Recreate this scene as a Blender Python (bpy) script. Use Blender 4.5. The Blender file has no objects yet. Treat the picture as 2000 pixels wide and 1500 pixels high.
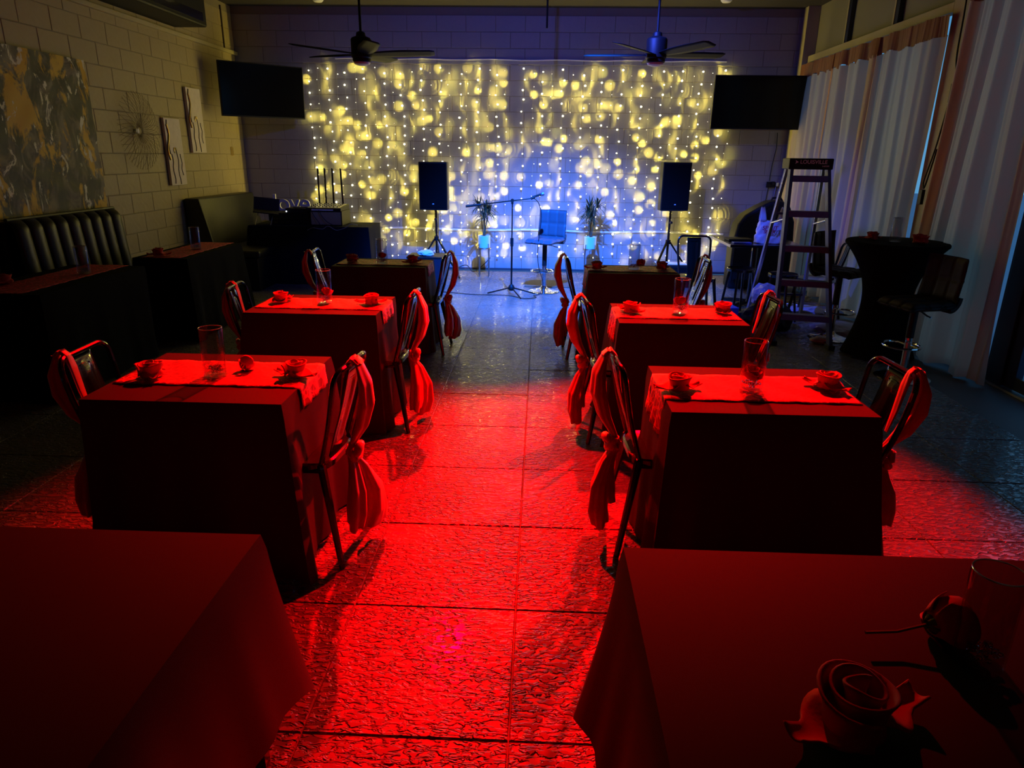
import bpy, bmesh, math, random
from mathutils import Vector, Matrix
R = random.Random(7)
PI = math.pi
S = bpy.context.scene
C = S.collection

# ------------------------------------------------------------------ camera
cam = bpy.data.cameras.new('camera')
cam.sensor_width = 36.0
cam.lens = 36.0 * 1340.0 / 2000.0
cam.clip_start = 0.05
cam.clip_end = 200
camo = bpy.data.objects.new('camera', cam)
C.objects.link(camo)
pitch = math.atan(446 / 1340.0)
yaw = math.radians(2.07)
roll = 0.013
fw = Vector((-math.sin(yaw) * math.cos(pitch), math.cos(yaw) * math.cos(pitch), -math.sin(pitch)))
r0 = Vector((math.cos(yaw), math.sin(yaw), 0))
u0 = r0.cross(fw)
rt = r0 * math.cos(roll) + u0 * math.sin(roll)
up = u0 * math.cos(roll) - r0 * math.sin(roll)
M = Matrix((rt, up, -fw)).transposed().to_4x4()
M.translation = Vector((0, 0, 1.65))
camo.matrix_world = M
S.camera = camo

# ------------------------------------------------------------------ world, view, lights
S.view_settings.view_transform = 'Standard'
S.view_settings.look = 'None'
S.view_settings.exposure = 0.0
S.view_settings.gamma = 1.0
S.view_settings.use_curve_mapping = False
S.cycles.max_bounces = 6
S.cycles.diffuse_bounces = 2
S.cycles.glossy_bounces = 3
S.cycles.transmission_bounces = 6
S.cycles.transparent_max_bounces = 8
S.cycles.caustics_reflective = False
S.cycles.caustics_refractive = False
S.cycles.sample_clamp_indirect = 3.0
S.cycles.use_denoising = True

W = bpy.data.worlds.new('dusk')
S.world = W
W.use_nodes = True
nt = W.node_tree
bg = nt.nodes['Background']
tc = nt.nodes.new('ShaderNodeTexCoord')
sp = nt.nodes.new('ShaderNodeSeparateXYZ')
cr = nt.nodes.new('ShaderNodeValToRGB')
nt.links.new(tc.outputs['Generated'], sp.inputs[0])
nt.links.new(sp.outputs['Z'], cr.inputs[0])
nt.links.new(cr.outputs[0], bg.inputs[0])
cr.color_ramp.elements[0].color = (0.10, 0.36, 0.66, 1)
cr.color_ramp.elements[1].color = (0.03, 0.12, 0.36, 1)
bg.inputs[1].default_value = 1.0


def lamp(name, kind, loc, energy, color, target=None, **kw):
    d = bpy.data.lights.new(name, kind)
    d.energy = energy
    d.color = color
    for k, v in kw.items():
        setattr(d, k, v)
    o = bpy.data.objects.new(name, d)
    o.location = loc
    if target is not None:
        v = Vector(target) - Vector(loc)
        o.rotation_euler = v.to_track_quat('-Z', 'Y').to_euler()
    C.objects.link(o)
    return o


RED = (1.0, 0.0, 0.0012)
lamp('red_stage_light', 'SPOT', (1.3, 6.1, 3.35), 3000, RED, (0.50, 3.30, 0.0),
     spot_size=math.radians(50), spot_blend=0.5, shadow_soft_size=0.035)
lamp('red_stage_light', 'SPOT', (-0.85, 6.1, 3.35), 3500, RED, (-0.70, 3.10, 0.0),
     spot_size=math.radians(49), spot_blend=1.0, shadow_soft_size=0.04)
lamp('blue_stage_light', 'SPOT', (0.05, 6.2, 3.4), 5200, (0.010, 0.15, 1.0), (0.1, 8.8, 0.0),
     spot_size=math.radians(70), spot_blend=1.0, shadow_soft_size=0.03)
lamp('blue_wash_light', 'SPOT', (0.25, 6.2, 3.4), 620, (0.05, 0.10, 1.0), (2.35, 8.5, 0.5),
     spot_size=math.radians(52), spot_blend=0.8, shadow_soft_size=0.03)
lamp('blue_wash_light', 'SPOT', (-0.15, 6.2, 3.4), 110, (0.05, 0.10, 1.0), (0.0, 10.0, 1.2),
     spot_size=math.radians(110), spot_blend=0.6, shadow_soft_size=0.03)
WARM = (1.0, 0.79, 0.11)

# ------------------------------------------------------------------ materials
MATS = {}


def mat(name, col, rough=0.6, metal=0.0, bump=0.0, bscale=40.0, var=0.0, emit=None, estr=0.0, **kw):
    if name in MATS:
        return MATS[name]
    m = bpy.data.materials.new(name)
    m.use_nodes = True
    n = m.node_tree
    b = n.nodes['Principled BSDF']
    b.inputs['Base Color'].default_value = (*col, 1)
    b.inputs['Roughness'].default_value = rough
    b.inputs['Metallic'].default_value = metal
    for k, v in kw.items():
        b.inputs[k.replace('_', ' ')].default_value = v
    if emit:
        b.inputs['Emission Color'].default_value = (*emit, 1)
        b.inputs['Emission Strength'].default_value = estr
    if bump or var:
        t = n.nodes.new('ShaderNodeTexCoord')
        z = n.nodes.new('ShaderNodeTexNoise')
        z.inputs['Scale'].default_value = bscale
        z.inputs['Detail'].default_value = 4
        n.links.new(t.outputs['Object'], z.inputs['Vector'])
        if bump:
            bp = n.nodes.new('ShaderNodeBump')
            bp.inputs['Strength'].default_value = bump
            bp.inputs['Distance'].default_value = 0.01
            n.links.new(z.outputs['Fac'], bp.inputs['Height'])
            n.links.new(bp.outputs['Normal'], b.inputs['Normal'])
        if var:
            mx = n.nodes.new('ShaderNodeMix')
            mx.data_type = 'RGBA'
            mx.inputs[6].default_value = (*[c * (1 - var) for c in col], 1)
            mx.inputs[7].default_value = (*[min(1, c * (1 + var)) for c in col], 1)
            n.links.new(z.outputs['Fac'], mx.inputs[0])
            n.links.new(mx.outputs[2], b.inputs['Base Color'])
    MATS[name] = m
    return m


def P(m):
    return m.node_tree.nodes['Principled BSDF']


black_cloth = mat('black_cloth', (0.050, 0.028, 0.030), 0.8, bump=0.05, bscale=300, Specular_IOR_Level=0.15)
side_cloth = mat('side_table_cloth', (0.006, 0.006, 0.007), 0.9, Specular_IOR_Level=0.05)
black_paint = mat('black_paint', (0.006, 0.006, 0.007), 0.22, 0.0, Coat_Weight=0.4)
black_metal = mat('glossy_black_metal', (0.012, 0.011, 0.011), 0.18, 0.35, Coat_Weight=0.6)
black_plastic = mat('black_plastic', (0.006, 0.006, 0.008), 0.55, Specular_IOR_Level=0.3)
grille = mat('speaker_grille', (0.003, 0.003, 0.004), 0.9, 0.0, bump=0.4, bscale=400, Specular_IOR_Level=0.15)
screen = mat('tv_screen', (0.002, 0.002, 0.003), 0.15, Specular_IOR_Level=0.2)
vinyl = mat('black_vinyl', (0.010, 0.010, 0.009), 0.42, bump=0.15, bscale=14)
leather = mat('pale_leather', (0.09, 0.09, 0.11), 0.36)
dleather = mat('dark_leather', (0.016, 0.009, 0.009), 0.6, Specular_IOR_Level=0.25)
chrome = mat('chrome', (0.85, 0.85, 0.87), 0.12, 1.0)
steel = mat('brass_steel', (0.4, 0.33, 0.24), 0.35, 1.0)
satin = mat('red_satin', (0.62, 0.02, 0.03), 0.34, Sheen_Weight=0.5)
napkin_m = mat('red_napkin', (0.55, 0.018, 0.022), 0.7, bump=0.1, bscale=200)
rose_m = mat('red_petal', (0.6, 0.02, 0.03), 0.6)
green = mat('plant_green', (0.03, 0.045, 0.018), 0.55)
stem_m = mat('plant_stem', (0.12, 0.09, 0.05), 0.7)
sepal = mat('sepal_green', (0.12, 0.16, 0.03), 0.6)
pot_m = mat('white_pot', (0.75, 0.85, 0.88), 0.4)
white_m = mat('white_plastic', (0.75, 0.75, 0.78), 0.4)
bag_m = mat('white_bag', (0.7, 0.7, 0.75), 0.4, bump=0.6, bscale=14, Transmission_Weight=0.1)
ladder_m = mat('blue_fiberglass', (0.05, 0.08, 0.30), 0.45)
alu = mat('aluminium', (0.6, 0.6, 0.6), 0.3, 0.9)
step_m = mat('step_aluminium', (0.10, 0.14, 0.46), 0.45, 0.2)
wall_m = mat('painted_block', (0.36, 0.29, 0.17), 0.55, bump=0.35, bscale=22, var=0.06)
bwall_m = mat('back_painted_block', (0.34, 0.33, 0.32), 0.5, bump=0.3, bscale=18, var=0.06)
mortar_m = mat('painted_joint', (0.26, 0.22, 0.15), 0.8)
wood_m = mat('beige_painted_wood', (0.42, 0.36, 0.22), 0.55, var=0.1, bscale=6)
panel_m = mat('beige_panel', (0.22, 0.2, 0.16), 0.6)
ceil_m = mat('dark_ceiling', (0.035, 0.03, 0.03), 0.9)
grout_m = mat('grout', (0.12, 0.11, 0.10), 0.6)
frame_m = mat('dark_frame', (0.03, 0.04, 0.07), 0.35, 0.5)
gold_m = mat('gold_leaf', (0.65, 0.48, 0.16), 0.35, 0.8)
bulb_m = mat('led_bulb', (1, 1, 1), 0.3, emit=(1.0, 0.93, 0.62), estr=5.0)
bulb_s = mat('led_bulb_far', (1, 1, 1), 0.3, emit=(1.0, 0.93, 0.66), estr=2.6)
for _m in (bulb_m, bulb_s):
    _m.cycles.emission_sampling = 'NONE'
wire_m = mat('clear_wire', (0.55, 0.5, 0.35), 0.3)
gray_panel = mat('relief_panel', (0.62, 0.54, 0.52), 0.7, bump=0.3, bscale=20, var=0.15)
crease_m = mat('relief_crease', (0.05, 0.035, 0.03), 0.8)
rack_m = mat('olive_road_case', (0.32, 0.30, 0.17), 0.6)
text_m = mat('white_print', (0.9, 0.9, 1.0), 0.5)
redtext_m = mat('red_print', (0.55, 0.03, 0.08), 0.5)
blue_m = mat('blue_plastic', (0.05, 0.12, 0.6), 0.4)
paper_m = mat('crumpled_film', (0.45, 0.47, 0.6), 0.25, bump=0.8, bscale=30)
asphalt = mat('dusk_pavement', (0.42, 0.45, 0.5), 0.8, bump=0.2, bscale=5)

# glass
glass = bpy.data.materials.new('clear_glass')
glass.use_nodes = True
g = glass.node_tree
pb = g.nodes['Principled BSDF']
pb.inputs['Base Color'].default_value = (1, 1, 1, 1)
pb.inputs['Roughness'].default_value = 0.02
pb.inputs['Transmission Weight'].default_value = 1.0
pb.inputs['IOR'].default_value = 1.45
pane = bpy.data.materials.new('window_glass')
pane.use_nodes = True
g = pane.node_tree
g.nodes.remove(g.nodes['Principled BSDF'])
tr = g.nodes.new('ShaderNodeBsdfTransparent')
gl = g.nodes.new('ShaderNodeBsdfGlossy')
gl.inputs['Roughness'].default_value = 0.02
fr = g.nodes.new('ShaderNodeLayerWeight')
pw = g.nodes.new('ShaderNodeMath')
pw.operation = 'POWER'
pw.inputs[1].default_value = 4.0
g.links.new(fr.outputs['Facing'], pw.inputs[0])
ma = g.nodes.new('ShaderNodeMath')
ma.operation = 'MULTIPLY_ADD'
ma.inputs[1].default_value = 0.6
ma.inputs[2].default_value = 0.03
g.links.new(pw.outputs[0], ma.inputs[0])
mx = g.nodes.new('ShaderNodeMixShader')
g.links.new(ma.outputs[0], mx.inputs[0])
g.links.new(tr.outputs[0], mx.inputs[1])
g.links.new(gl.outputs[0], mx.inputs[2])
g.links.new(mx.outputs[0], g.nodes['Material Output'].inputs[0])


vglass = bpy.data.materials.new('vase_glass')
vglass.use_nodes = True
g = vglass.node_tree
g.nodes.remove(g.nodes['Principled BSDF'])
tr = g.nodes.new('ShaderNodeBsdfTransparent')
tr.inputs[0].default_value = (0.86, 0.86, 0.86, 1)
gl = g.nodes.new('ShaderNodeBsdfGlossy')
gl.inputs['Roughness'].default_value = 0.05
fr = g.nodes.new('ShaderNodeLayerWeight')
pw = g.nodes.new('ShaderNodeMath')
pw.operation = 'POWER'
pw.inputs[1].default_value = 3.0
g.links.new(fr.outputs['Facing'], pw.inputs[0])
ma = g.nodes.new('ShaderNodeMath')
ma.operation = 'MULTIPLY_ADD'
ma.inputs[1].default_value = 0.7
ma.inputs[2].default_value = 0.03
g.links.new(pw.outputs[0], ma.inputs[0])
mx = g.nodes.new('ShaderNodeMixShader')
g.links.new(ma.outputs[0], mx.inputs[0])
g.links.new(tr.outputs[0], mx.inputs[1])
g.links.new(gl.outputs[0], mx.inputs[2])
g.links.new(mx.outputs[0], g.nodes['Material Output'].inputs[0])


# tile material: worn stamped relief
def tile_material():
    m = bpy.data.materials.new('stamped_dark_tile')
    m.use_nodes = True
    n = m.node_tree
    b = n.nodes['Principled BSDF']
    b.inputs['Specular IOR Level'].default_value = 0.85
    t = n.nodes.new('ShaderNodeNewGeometry')
    mp = n.nodes.new('ShaderNodeMapping')
    mp.inputs['Scale'].default_value = (0.55, 1.25, 1)
    n.links.new(t.outputs['Position'], mp.inputs['Vector'])
    a = n.nodes.new('ShaderNodeTexNoise')
    a.inputs['Scale'].default_value = 47
    a.inputs['Detail'].default_value = 2.5
    a.inputs['Roughness'].default_value = 0.55
    a.inputs['Distortion'].default_value = 0.6
    n.links.new(mp.outputs[0], a.inputs['Vector'])
    r = n.nodes.new('ShaderNodeValToRGB')
    r.color_ramp.elements[0].position = 0.44
    r.color_ramp.elements[1].position = 0.56
    n.links.new(a.outputs['Fac'], r.inputs[0])
    # patches worn smooth
    w = n.nodes.new('ShaderNodeTexNoise')
    w.inputs['Scale'].default_value = 2.6
    w.inputs['Detail'].default_value = 1.0
    n.links.new(t.outputs['Position'], w.inputs['Vector'])
    wr = n.nodes.new('ShaderNodeMapRange')
    wr.inputs[1].default_value = 0.30
    wr.inputs[2].default_value = 0.50
    wr.inputs[3].default_value = 0.25
    wr.inputs[4].default_value = 1.0
    n.links.new(w.outputs['Fac'], wr.inputs[0])
    bp = n.nodes.new('ShaderNodeBump')
    bp.inputs['Distance'].default_value = 0.010
    n.links.new(wr.outputs[0], bp.inputs['Strength'])
    n.links.new(r.outputs[0], bp.inputs['Height'])
    n.links.new(bp.outputs['Normal'], b.inputs['Normal'])
    mx = n.nodes.new('ShaderNodeMix')
    mx.data_type = 'RGBA'
    mx.inputs[6].default_value = (0.070, 0.062, 0.058, 1)
    mx.inputs[7].default_value = (0.25, 0.225, 0.205, 1)
    n.links.new(r.outputs[0], mx.inputs[0])
    n.links.new(mx.outputs[2], b.inputs['Base Color'])
    rr = n.nodes.new('ShaderNodeMapRange')
    rr.inputs[3].default_value = 0.50
    rr.inputs[4].default_value = 0.14
    n.links.new(r.outputs[0], rr.inputs[0])
    n.links.new(rr.outputs[0], b.inputs['Roughness'])
    return m


tile_m = tile_material()


def lace_material():
    m = bpy.data.materials.new('red_lace')
    m.use_nodes = True
    n = m.node_tree
    b = n.nodes['Principled BSDF']
    t = n.nodes.new('ShaderNodeTexCoord')
    z = n.nodes.new('ShaderNodeTexNoise')
    z.inputs['Scale'].default_value = 9
    n.links.new(t.outputs['Object'], z.inputs['Vector'])
    ad = n.nodes.new('ShaderNodeMix')
    ad.data_type = 'RGBA'
    ad.inputs[0].default_value = 0.12
    n.links.new(t.outputs['Object'], ad.inputs[6])
    n.links.new(z.outputs['Color'], ad.inputs[7])
    v = n.nodes.new('ShaderNodeTexVoronoi')
    v.feature = 'DISTANCE_TO_EDGE'
    v.inputs['Scale'].default_value = 30
    n.links.new(ad.outputs[2], v.inputs['Vector'])
    r = n.nodes.new('ShaderNodeValToRGB')
    r.color_ramp.elements[0].position = 0.03
    r.color_ramp.elements[0].color = (0.95, 0.06, 0.10, 1)
    r.color_ramp.elements[1].position = 0.12
    r.color_ramp.elements[1].color = (0.42, 0.02, 0.03, 1)
    n.links.new(v.outputs['Distance'], r.inputs[0])
    n.links.new(r.outputs[0], b.inputs['Base Color'])
    bp = n.nodes.new('ShaderNodeBump')
    bp.inputs['Strength'].default_value = 0.5
    bp.inputs['Distance'].default_value = 0.004
    bp.invert = True
    n.links.new(v.outputs['Distance'], bp.inputs['Height'])
    n.links.new(bp.outputs['Normal'], b.inputs['Normal'])
    b.inputs['Roughness'].default_value = 0.6
    return m


lace = lace_material()


def canvas_material():
    m = bpy.data.materials.new('abstract_canvas')
    m.use_nodes = True
    n = m.node_tree
    b = n.nodes['Principled BSDF']
    t = n.nodes.new('ShaderNodeTexCoord')
    mp = n.nodes.new('ShaderNodeMapping')
    mp.inputs['Rotation'].default_value = (0.6, 0, 0)
    mp.inputs['Scale'].default_value = (1, 1.9, 1.0)
    n.links.new(t.outputs['Object'], mp.inputs['Vector'])

    def noise(s, d, off):
        z = n.nodes.new('ShaderNodeTexNoise')
        z.inputs['Scale'].default_value = s
        z.inputs['Detail'].default_value = 7
        z.inputs['Roughness'].default_value = 0.65
        z.inputs['Distortion'].default_value = d
        a = n.nodes.new('ShaderNodeVectorMath')
        a.operation = 'ADD'
        a.inputs[1].default_value = (off, off * 2, off)
        n.links.new(mp.outputs[0], a.inputs[0])
        n.links.new(a.outputs[0], z.inputs['Vector'])
        return z
    z1 = noise(2.6, 1.0, 0)
    r = n.nodes.new('ShaderNodeValToRGB')
    e = r.color_ramp.elements
    e[0].position = 0.42
    e[0].color = (0.012, 0.014, 0.016, 1)
    e[1].position = 0.60
    e[1].color = (0.17, 0.14, 0.12, 1)
    k = e.new(0.50)
    k.color = (0.035, 0.032, 0.028, 1)
    n.links.new(z1.outputs['Fac'], r.inputs[0])
    z2 = noise(1.6, 0.5, 5.1)
    g2 = n.nodes.new('ShaderNodeValToRGB')
    g2.color_ramp.elements[0].position = 0.52
    g2.color_ramp.elements[1].position = 0.56
    n.links.new(z2.outputs['Fac'], g2.inputs[0])
    m1 = n.nodes.new('ShaderNodeMix')
    m1.data_type = 'RGBA'
    m1.inputs[7].default_value = (0.62, 0.38, 0.03, 1)
    n.links.new(g2.outputs[0], m1.inputs[0])
    n.links.new(r.outputs[0], m1.inputs[6])
    z3 = noise(3.2, 1.0, 11.3)
    g3 = n.nodes.new('ShaderNodeValToRGB')
    g3.color_ramp.elements[0].position = 0.595
    g3.color_ramp.elements[1].position = 0.62
    n.links.new(z3.outputs['Fac'], g3.inputs[0])
    m2 = n.nodes.new('ShaderNodeMix')
    m2.data_type = 'RGBA'
    m2.inputs[7].default_value = (0.7, 0.68, 0.55, 1)
    n.links.new(g3.outputs[0], m2.inputs[0])
    n.links.new(m1.outputs[2], m2.inputs[6])
    n.links.new(m2.outputs[2], b.inputs['Base Color'])
    b.inputs['Roughness'].default_value = 0.6
    bp = n.nodes.new('ShaderNodeBump')
    bp.inputs['Strength'].default_value = 0.6
    n.links.new(z1.outputs['Fac'], bp.inputs['Height'])
    n.links.new(bp.outputs['Normal'], b.inputs['Normal'])
    return m


canvas_m = canvas_material()


def curtain_material(name, col, trans, tcol):
    m = bpy.data.materials.new(name)
    m.use_nodes = True
    n = m.node_tree
    b = n.nodes['Principled BSDF']
    b.inputs['Base Color'].default_value = (*col, 1)
    b.inputs['Roughness'].default_value = 0.5
    t = n.nodes.new('ShaderNodeBsdfTranslucent')
    t.inputs[0].default_value = (*tcol, 1)
    mx = n.nodes.new('ShaderNodeMixShader')
    mx.inputs[0].default_value = trans
    n.links.new(b.outputs[0], mx.inputs[1])
    n.links.new(t.outputs[0], mx.inputs[2])
    n.links.new(mx.outputs[0], n.nodes['Material Output'].inputs[0])
    return m


curtain_m = curtain_material('sheer_curtain', (0.62, 0.50, 0.38), 0.45, (1.0, 0.55, 0.36))
header_m = curtain_material('brown_header', (0.26, 0.09, 0.06), 0.12, (0.4, 0.1, 0.05))


# ------------------------------------------------------------------ mesh helpers
class MB:
    def __init__(s):
        s.v = []
        s.f = []

    def add(s, vs, fs):
        k = len(s.v)
        s.v += [tuple(v) for v in vs]
        s.f += [tuple(i + k for i in f) for f in fs]
        return s

    def box(s, x0, x1, y0, y1, z0, z1):
        return s.add([(x0, y0, z0), (x1, y0, z0), (x1, y1, z0), (x0, y1, z0), (x0, y0, z1), (x1, y0, z1), (x1, y1, z1), (x0, y1, z1)],
                     [(0, 3, 2, 1), (4, 5, 6, 7), (0, 1, 5, 4), (1, 2, 6, 5), (2, 3, 7, 6), (3, 0, 4, 7)])

    def bar(s, a, b, w, h=None, upv=(0, 0, 1)):
        """square bar from a to b"""
        h = h or w
        a = Vector(a)
        b = Vector(b)
        d = (b - a).normalized()
        u = Vector(upv)
        if abs(d.dot(u)) > 0.98:
            u = Vector((1, 0, 0))
        x = d.cross(u).normalized()
        y = x.cross(d).normalized()
        vs = []
        for q in (a, b):
            for sx, sy in ((-1, -1), (1, -1), (1, 1), (-1, 1)):
                vs.append(q + x * sx * w / 2 + y * sy * h / 2)
        return s.add(vs, [(0, 1, 2, 3), (7, 6, 5, 4), (0, 4, 5, 1), (1, 5, 6, 2), (2, 6, 7, 3), (3, 7, 4, 0)])

    def tube(s, pts, r, n=8, closed=False, caps=True):
        pts = [Vector(p) for p in pts]
        m = len(pts)
        rs = r if isinstance(r, (list, tuple)) else [r] * m
        vs = []
        prev = None
        for i, p in enumerate(pts):
            a = pts[i - 1] if (i > 0 or closed) else p
            b = pts[(i + 1) % m] if (i < m - 1 or closed) else p
            d = (b - a).normalized()
            if prev is None:
                u = Vector((0, 0, 1)) if abs(d.z) < 0.9 else Vector((1, 0, 0))
                x = d.cross(u).normalized()
            else:
                x = (prev - d * prev.dot(d)).normalized()
            prev = x
            y = d.cross(x)
            for k in range(n):
                t = 2 * PI * k / n
                vs.append(p + (x * math.cos(t) + y * math.sin(t)) * rs[i])
        fs = []
        for i in range(m if closed else m - 1):
            j = (i + 1) % m
            for k in range(n):
                l = (k + 1) % n
                fs.append((i * n + k, i * n + l, j * n + l, j * n + k))
        if caps and not closed:
            fs.append(tuple(range(n))[::-1])
            fs.append(tuple((m - 1) * n + k for k in range(n)))
        return s.add(vs, fs)

    def lathe(s, prof, n=24, c=(0, 0, 0)):
        vs = []
        m = len(prof)
        for r, z in prof:
            for k in range(n):
                t = 2 * PI * k / n
                vs.append((c[0] + r * math.cos(t), c[1] + r * math.sin(t), c[2] + z))
        fs = []
        for i in range(m - 1):
            for k in range(n):
                l = (k + 1) % n
                fs.append((i * n + k, i * n + l, (i + 1) * n + l, (i + 1) * n + k))
        if prof[0][0] > 1e-6:
            fs.append(tuple(range(n))[::-1])
        if prof[-1][0] > 1e-6:
            fs.append(tuple((m - 1) * n + k for k in range(n)))
        return s.add(vs, fs)

    def grid(s, fn, nu, nv):
        vs = [fn(i / nu, j / nv) for j in range(nv + 1) for i in range(nu + 1)]
        fs = [(j * (nu + 1) + i, j * (nu + 1) + i + 1, (j + 1) * (nu + 1) + i + 1, (j + 1) * (nu + 1) + i) for j in range(nv) for i in range(nu)]
        return s.add(vs, fs)

    def ico(s, c, r, sc=(1, 1, 1)):
        p = (1 + 5 ** .5) / 2
        vv = [(-1, p, 0), (1, p, 0), (-1, -p, 0), (1, -p, 0), (0, -1, p), (0, 1, p), (0, -1, -p), (0, 1, -p), (p, 0, -1), (p, 0, 1), (-p, 0, -1), (-p, 0, 1)]
        k = r / (1 + p * p) ** .5
        return s.add([(c[0] + x * k * sc[0], c[1] + y * k * sc[1], c[2] + z * k * sc[2]) for x, y, z in vv],
                     [(0, 11, 5), (0, 5, 1), (0, 1, 7), (0, 7, 10), (0, 10, 11), (1, 5, 9), (5, 11, 4), (11, 10, 2), (10, 7, 6), (7, 1, 8),
                      (3, 9, 4), (3, 4, 2), (3, 2, 6), (3, 6, 8), (3, 8, 9), (4, 9, 5), (2, 4, 11), (6, 2, 10), (8, 6, 7), (9, 8, 1)])

    def prism(s, pts, d0, d1, axis='y'):
        """extrude a 2D outline (a,b) along axis"""
        n = len(pts)

        def w(a, b, d):
            return {'y': (a, d, b), 'x': (d, a, b), 'z': (a, b, d)}[axis]
        vs = [w(a, b, d0) for a, b in pts] + [w(a, b, d1) for a, b in pts]
        fs = [tuple(range(n)), tuple(range(2 * n - 1, n - 1, -1))] + [(i, i + n, (i + 1) % n + n, (i + 1) % n) for i in range(n)]
        return s.add(vs, fs)

    def build(s, name, m, parent=None, smooth=False, bevel=0, solid=0, sub=0, fix=True):
        me = bpy.data.meshes.new(name)
        me.from_pydata(s.v, [], s.f)
        if fix:
            bm = bmesh.new()
            bm.from_mesh(me)
            bmesh.ops.recalc_face_normals(bm, faces=bm.faces)
            bm.to_mesh(me)
            bm.free()
        me.materials.append(m)
        if smooth:
            me.shade_smooth()
            if smooth != 'all':
                me.set_sharp_from_angle(angle=math.radians(40))
        o = bpy.data.objects.new(name, me)
        C.objects.link(o)
        if parent is not None:
            o.parent = parent
        if solid:
            md = o.modifiers.new('solid', 'SOLIDIFY')
            md.thickness = solid
            md.offset = 0
        if bevel:
            md = o.modifiers.new('bevel', 'BEVEL')
            md.width = bevel
            md.segments = 2
            md.limit_method = 'ANGLE'
        if sub:
            md = o.modifiers.new('sub', 'SUBSURF')
            md.levels = sub
            md.render_levels = sub
        return o


def tag(o, label, cat, group=None, kind=None):
    o['label'] = label
    o['category'] = cat
    if group:
        o['group'] = group
    if kind:
        o['kind'] = kind
    return o


def thing(name, label, cat, loc=(0, 0, 0), rz=0, group=None):
    o = bpy.data.objects.new(name, None)
    o.empty_display_size = 0.1
    C.objects.link(o)
    o.location = loc
    o.rotation_euler = (0, 0, rz)
    return tag(o, label, cat, group)


def struct(o):
    o['kind'] = 'structure'
    return o


def dup(root, loc=None, rz=None, label=None, group=None):
    def cp(o, par):
        c = o.copy()
        C.objects.link(c)
        if par is not None:
            c.parent = par
        for ch in o.children:
            cp(ch, c)
        return c
    r = cp(root, None)
    if loc is not None:
        r.location = loc
    if rz is not None:
        r.rotation_euler = (0, 0, rz)
    if label:
        r['label'] = label
    if group:
        r['group'] = group
    return r


def text(body, name, m, parent, size, loc, rot, extrude=0.001, bold=0.0, shear=0.0):
    cu = bpy.data.curves.new(name, 'FONT')
    cu.body = body
    cu.size = size
    cu.extrude = extrude
    cu.offset = bold
    cu.shear = shear
    cu.align_x = 'CENTER'
    cu.align_y = 'CENTER'
    o = bpy.data.objects.new(name, cu)
    C.objects.link(o)
    dg = bpy.context.evaluated_depsgraph_get()
    me = bpy.data.meshes.new_from_object(o.evaluated_get(dg))
    bpy.data.objects.remove(o)
    me.materials.clear()
    me.materials.append(m)
    o = bpy.data.objects.new(name, me)
    C.objects.link(o)
    o.location = loc
    o.rotation_euler = rot
    if parent is not None:
        o.parent = parent
    return o


# ================================================================== THE ROOM
XL, XR, YB, YF, ZC = -4.32, 3.60, 10.40, -1.8, 3.55
# floor slab and tiles
fl = struct(MB().box(XL, XR, YF, YB, -0.06, -0.006).build('floor', grout_m))
TS = 0.622
tm = MB()
hw = TS / 2 - 0.0022
ch = 0.003
tm.add([(-hw, -hw, -0.012), (hw, -hw, -0.012), (hw, hw, -0.012), (-hw, hw, -0.012),
        (-hw, -hw, -ch), (hw, -hw, -ch), (hw, hw, -ch), (-hw, hw, -ch),
        (-hw + ch, -hw + ch, 0), (hw - ch, -hw + ch, 0), (hw - ch, hw - ch, 0), (-hw + ch, hw - ch, 0)],
       [(0, 1, 5, 4), (1, 2, 6, 5), (2, 3, 7, 6), (3, 0, 4, 7), (4, 5, 9, 8), (5, 6, 10, 9), (6, 7, 11, 10), (7, 4, 8, 11), (8, 9, 10, 11)])
first = None
cnt = 0
stuff = MB()
ix0 = -7
for iy in range(-1, 16):
    yc = 1.597 + TS * (iy - 0.5)
    if yc < 0.7 or yc + TS / 2 > YB:
        continue
    for ix in range(-6, 7):
        xc = -0.055 + TS * (ix - 0.5)
        if xc - TS / 2 < XL - 0.01 or xc + TS / 2 > XR + 0.05:
            continue
        if first is None:
            first = tm.build('tile', tile_m, fl, fix=False)
            o = first
        else:
            o = first.copy()
            C.objects.link(o)
        o.location = (xc, yc, R.uniform(-0.001, 0.0008))
        o.rotation_euler = (R.uniform(-0.0012, 0.0012), R.uniform(-0.0012, 0.0012), 0)

# ceiling
struct(MB().box(XL, XR, YF, YB, ZC, ZC + 0.1).build('ceiling', ceil_m))


# block walls
def blocks(wall, plane, a0, a1, z0, z1, m, seed, odd=0.3):
    """blocks in running bond, on plane 'x' (left wall) or 'y' (back wall)"""
    rr = random.Random(seed)
    H, L, J = 0.2032, 0.4064, 0.005
    meshes = {}

    def mesh(l):
        k = round(l, 3)
        if k not in meshes:
            b = MB()
            t = 0.004
            c = 0.004
            l2, h2 = (l - J) / 2, (H - J) / 2
            q = [(-l2, -h2, 0), (l2, -h2, 0), (l2, h2, 0), (-l2, h2, 0), (-l2 + c, -h2 + c, t), (l2 - c, -h2 + c, t), (l2 - c, h2 - c, t), (-l2 + c, h2 - c, t)]
            if plane == 'y':
                q = [(x, -d, z) for x, z, d in q]
            else:
                q = [(d, x, z) for x, z, d in q]
            b.add(q, [(4, 5, 6, 7), (0, 1, 5, 4), (1, 2, 6, 5), (2, 3, 7, 6), (3, 0, 4, 7)])
            meshes[k] = b
        return meshes[k]
    made = {}
    items = []
    row = 0
    z = z0
    while z + H <= z1 + 0.02:
        a = a0 + (0 if row % 2 == 0 else -L / 2)
        while a < a1 - 0.02:
            l = L
            s = max(a, a0)
            e = min(a + l, a1)
            if e - s > 0.05:
                items.append((s, e, z))
            a += l
        z += H
        row += 1
    return items, mesh, made, H


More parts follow.
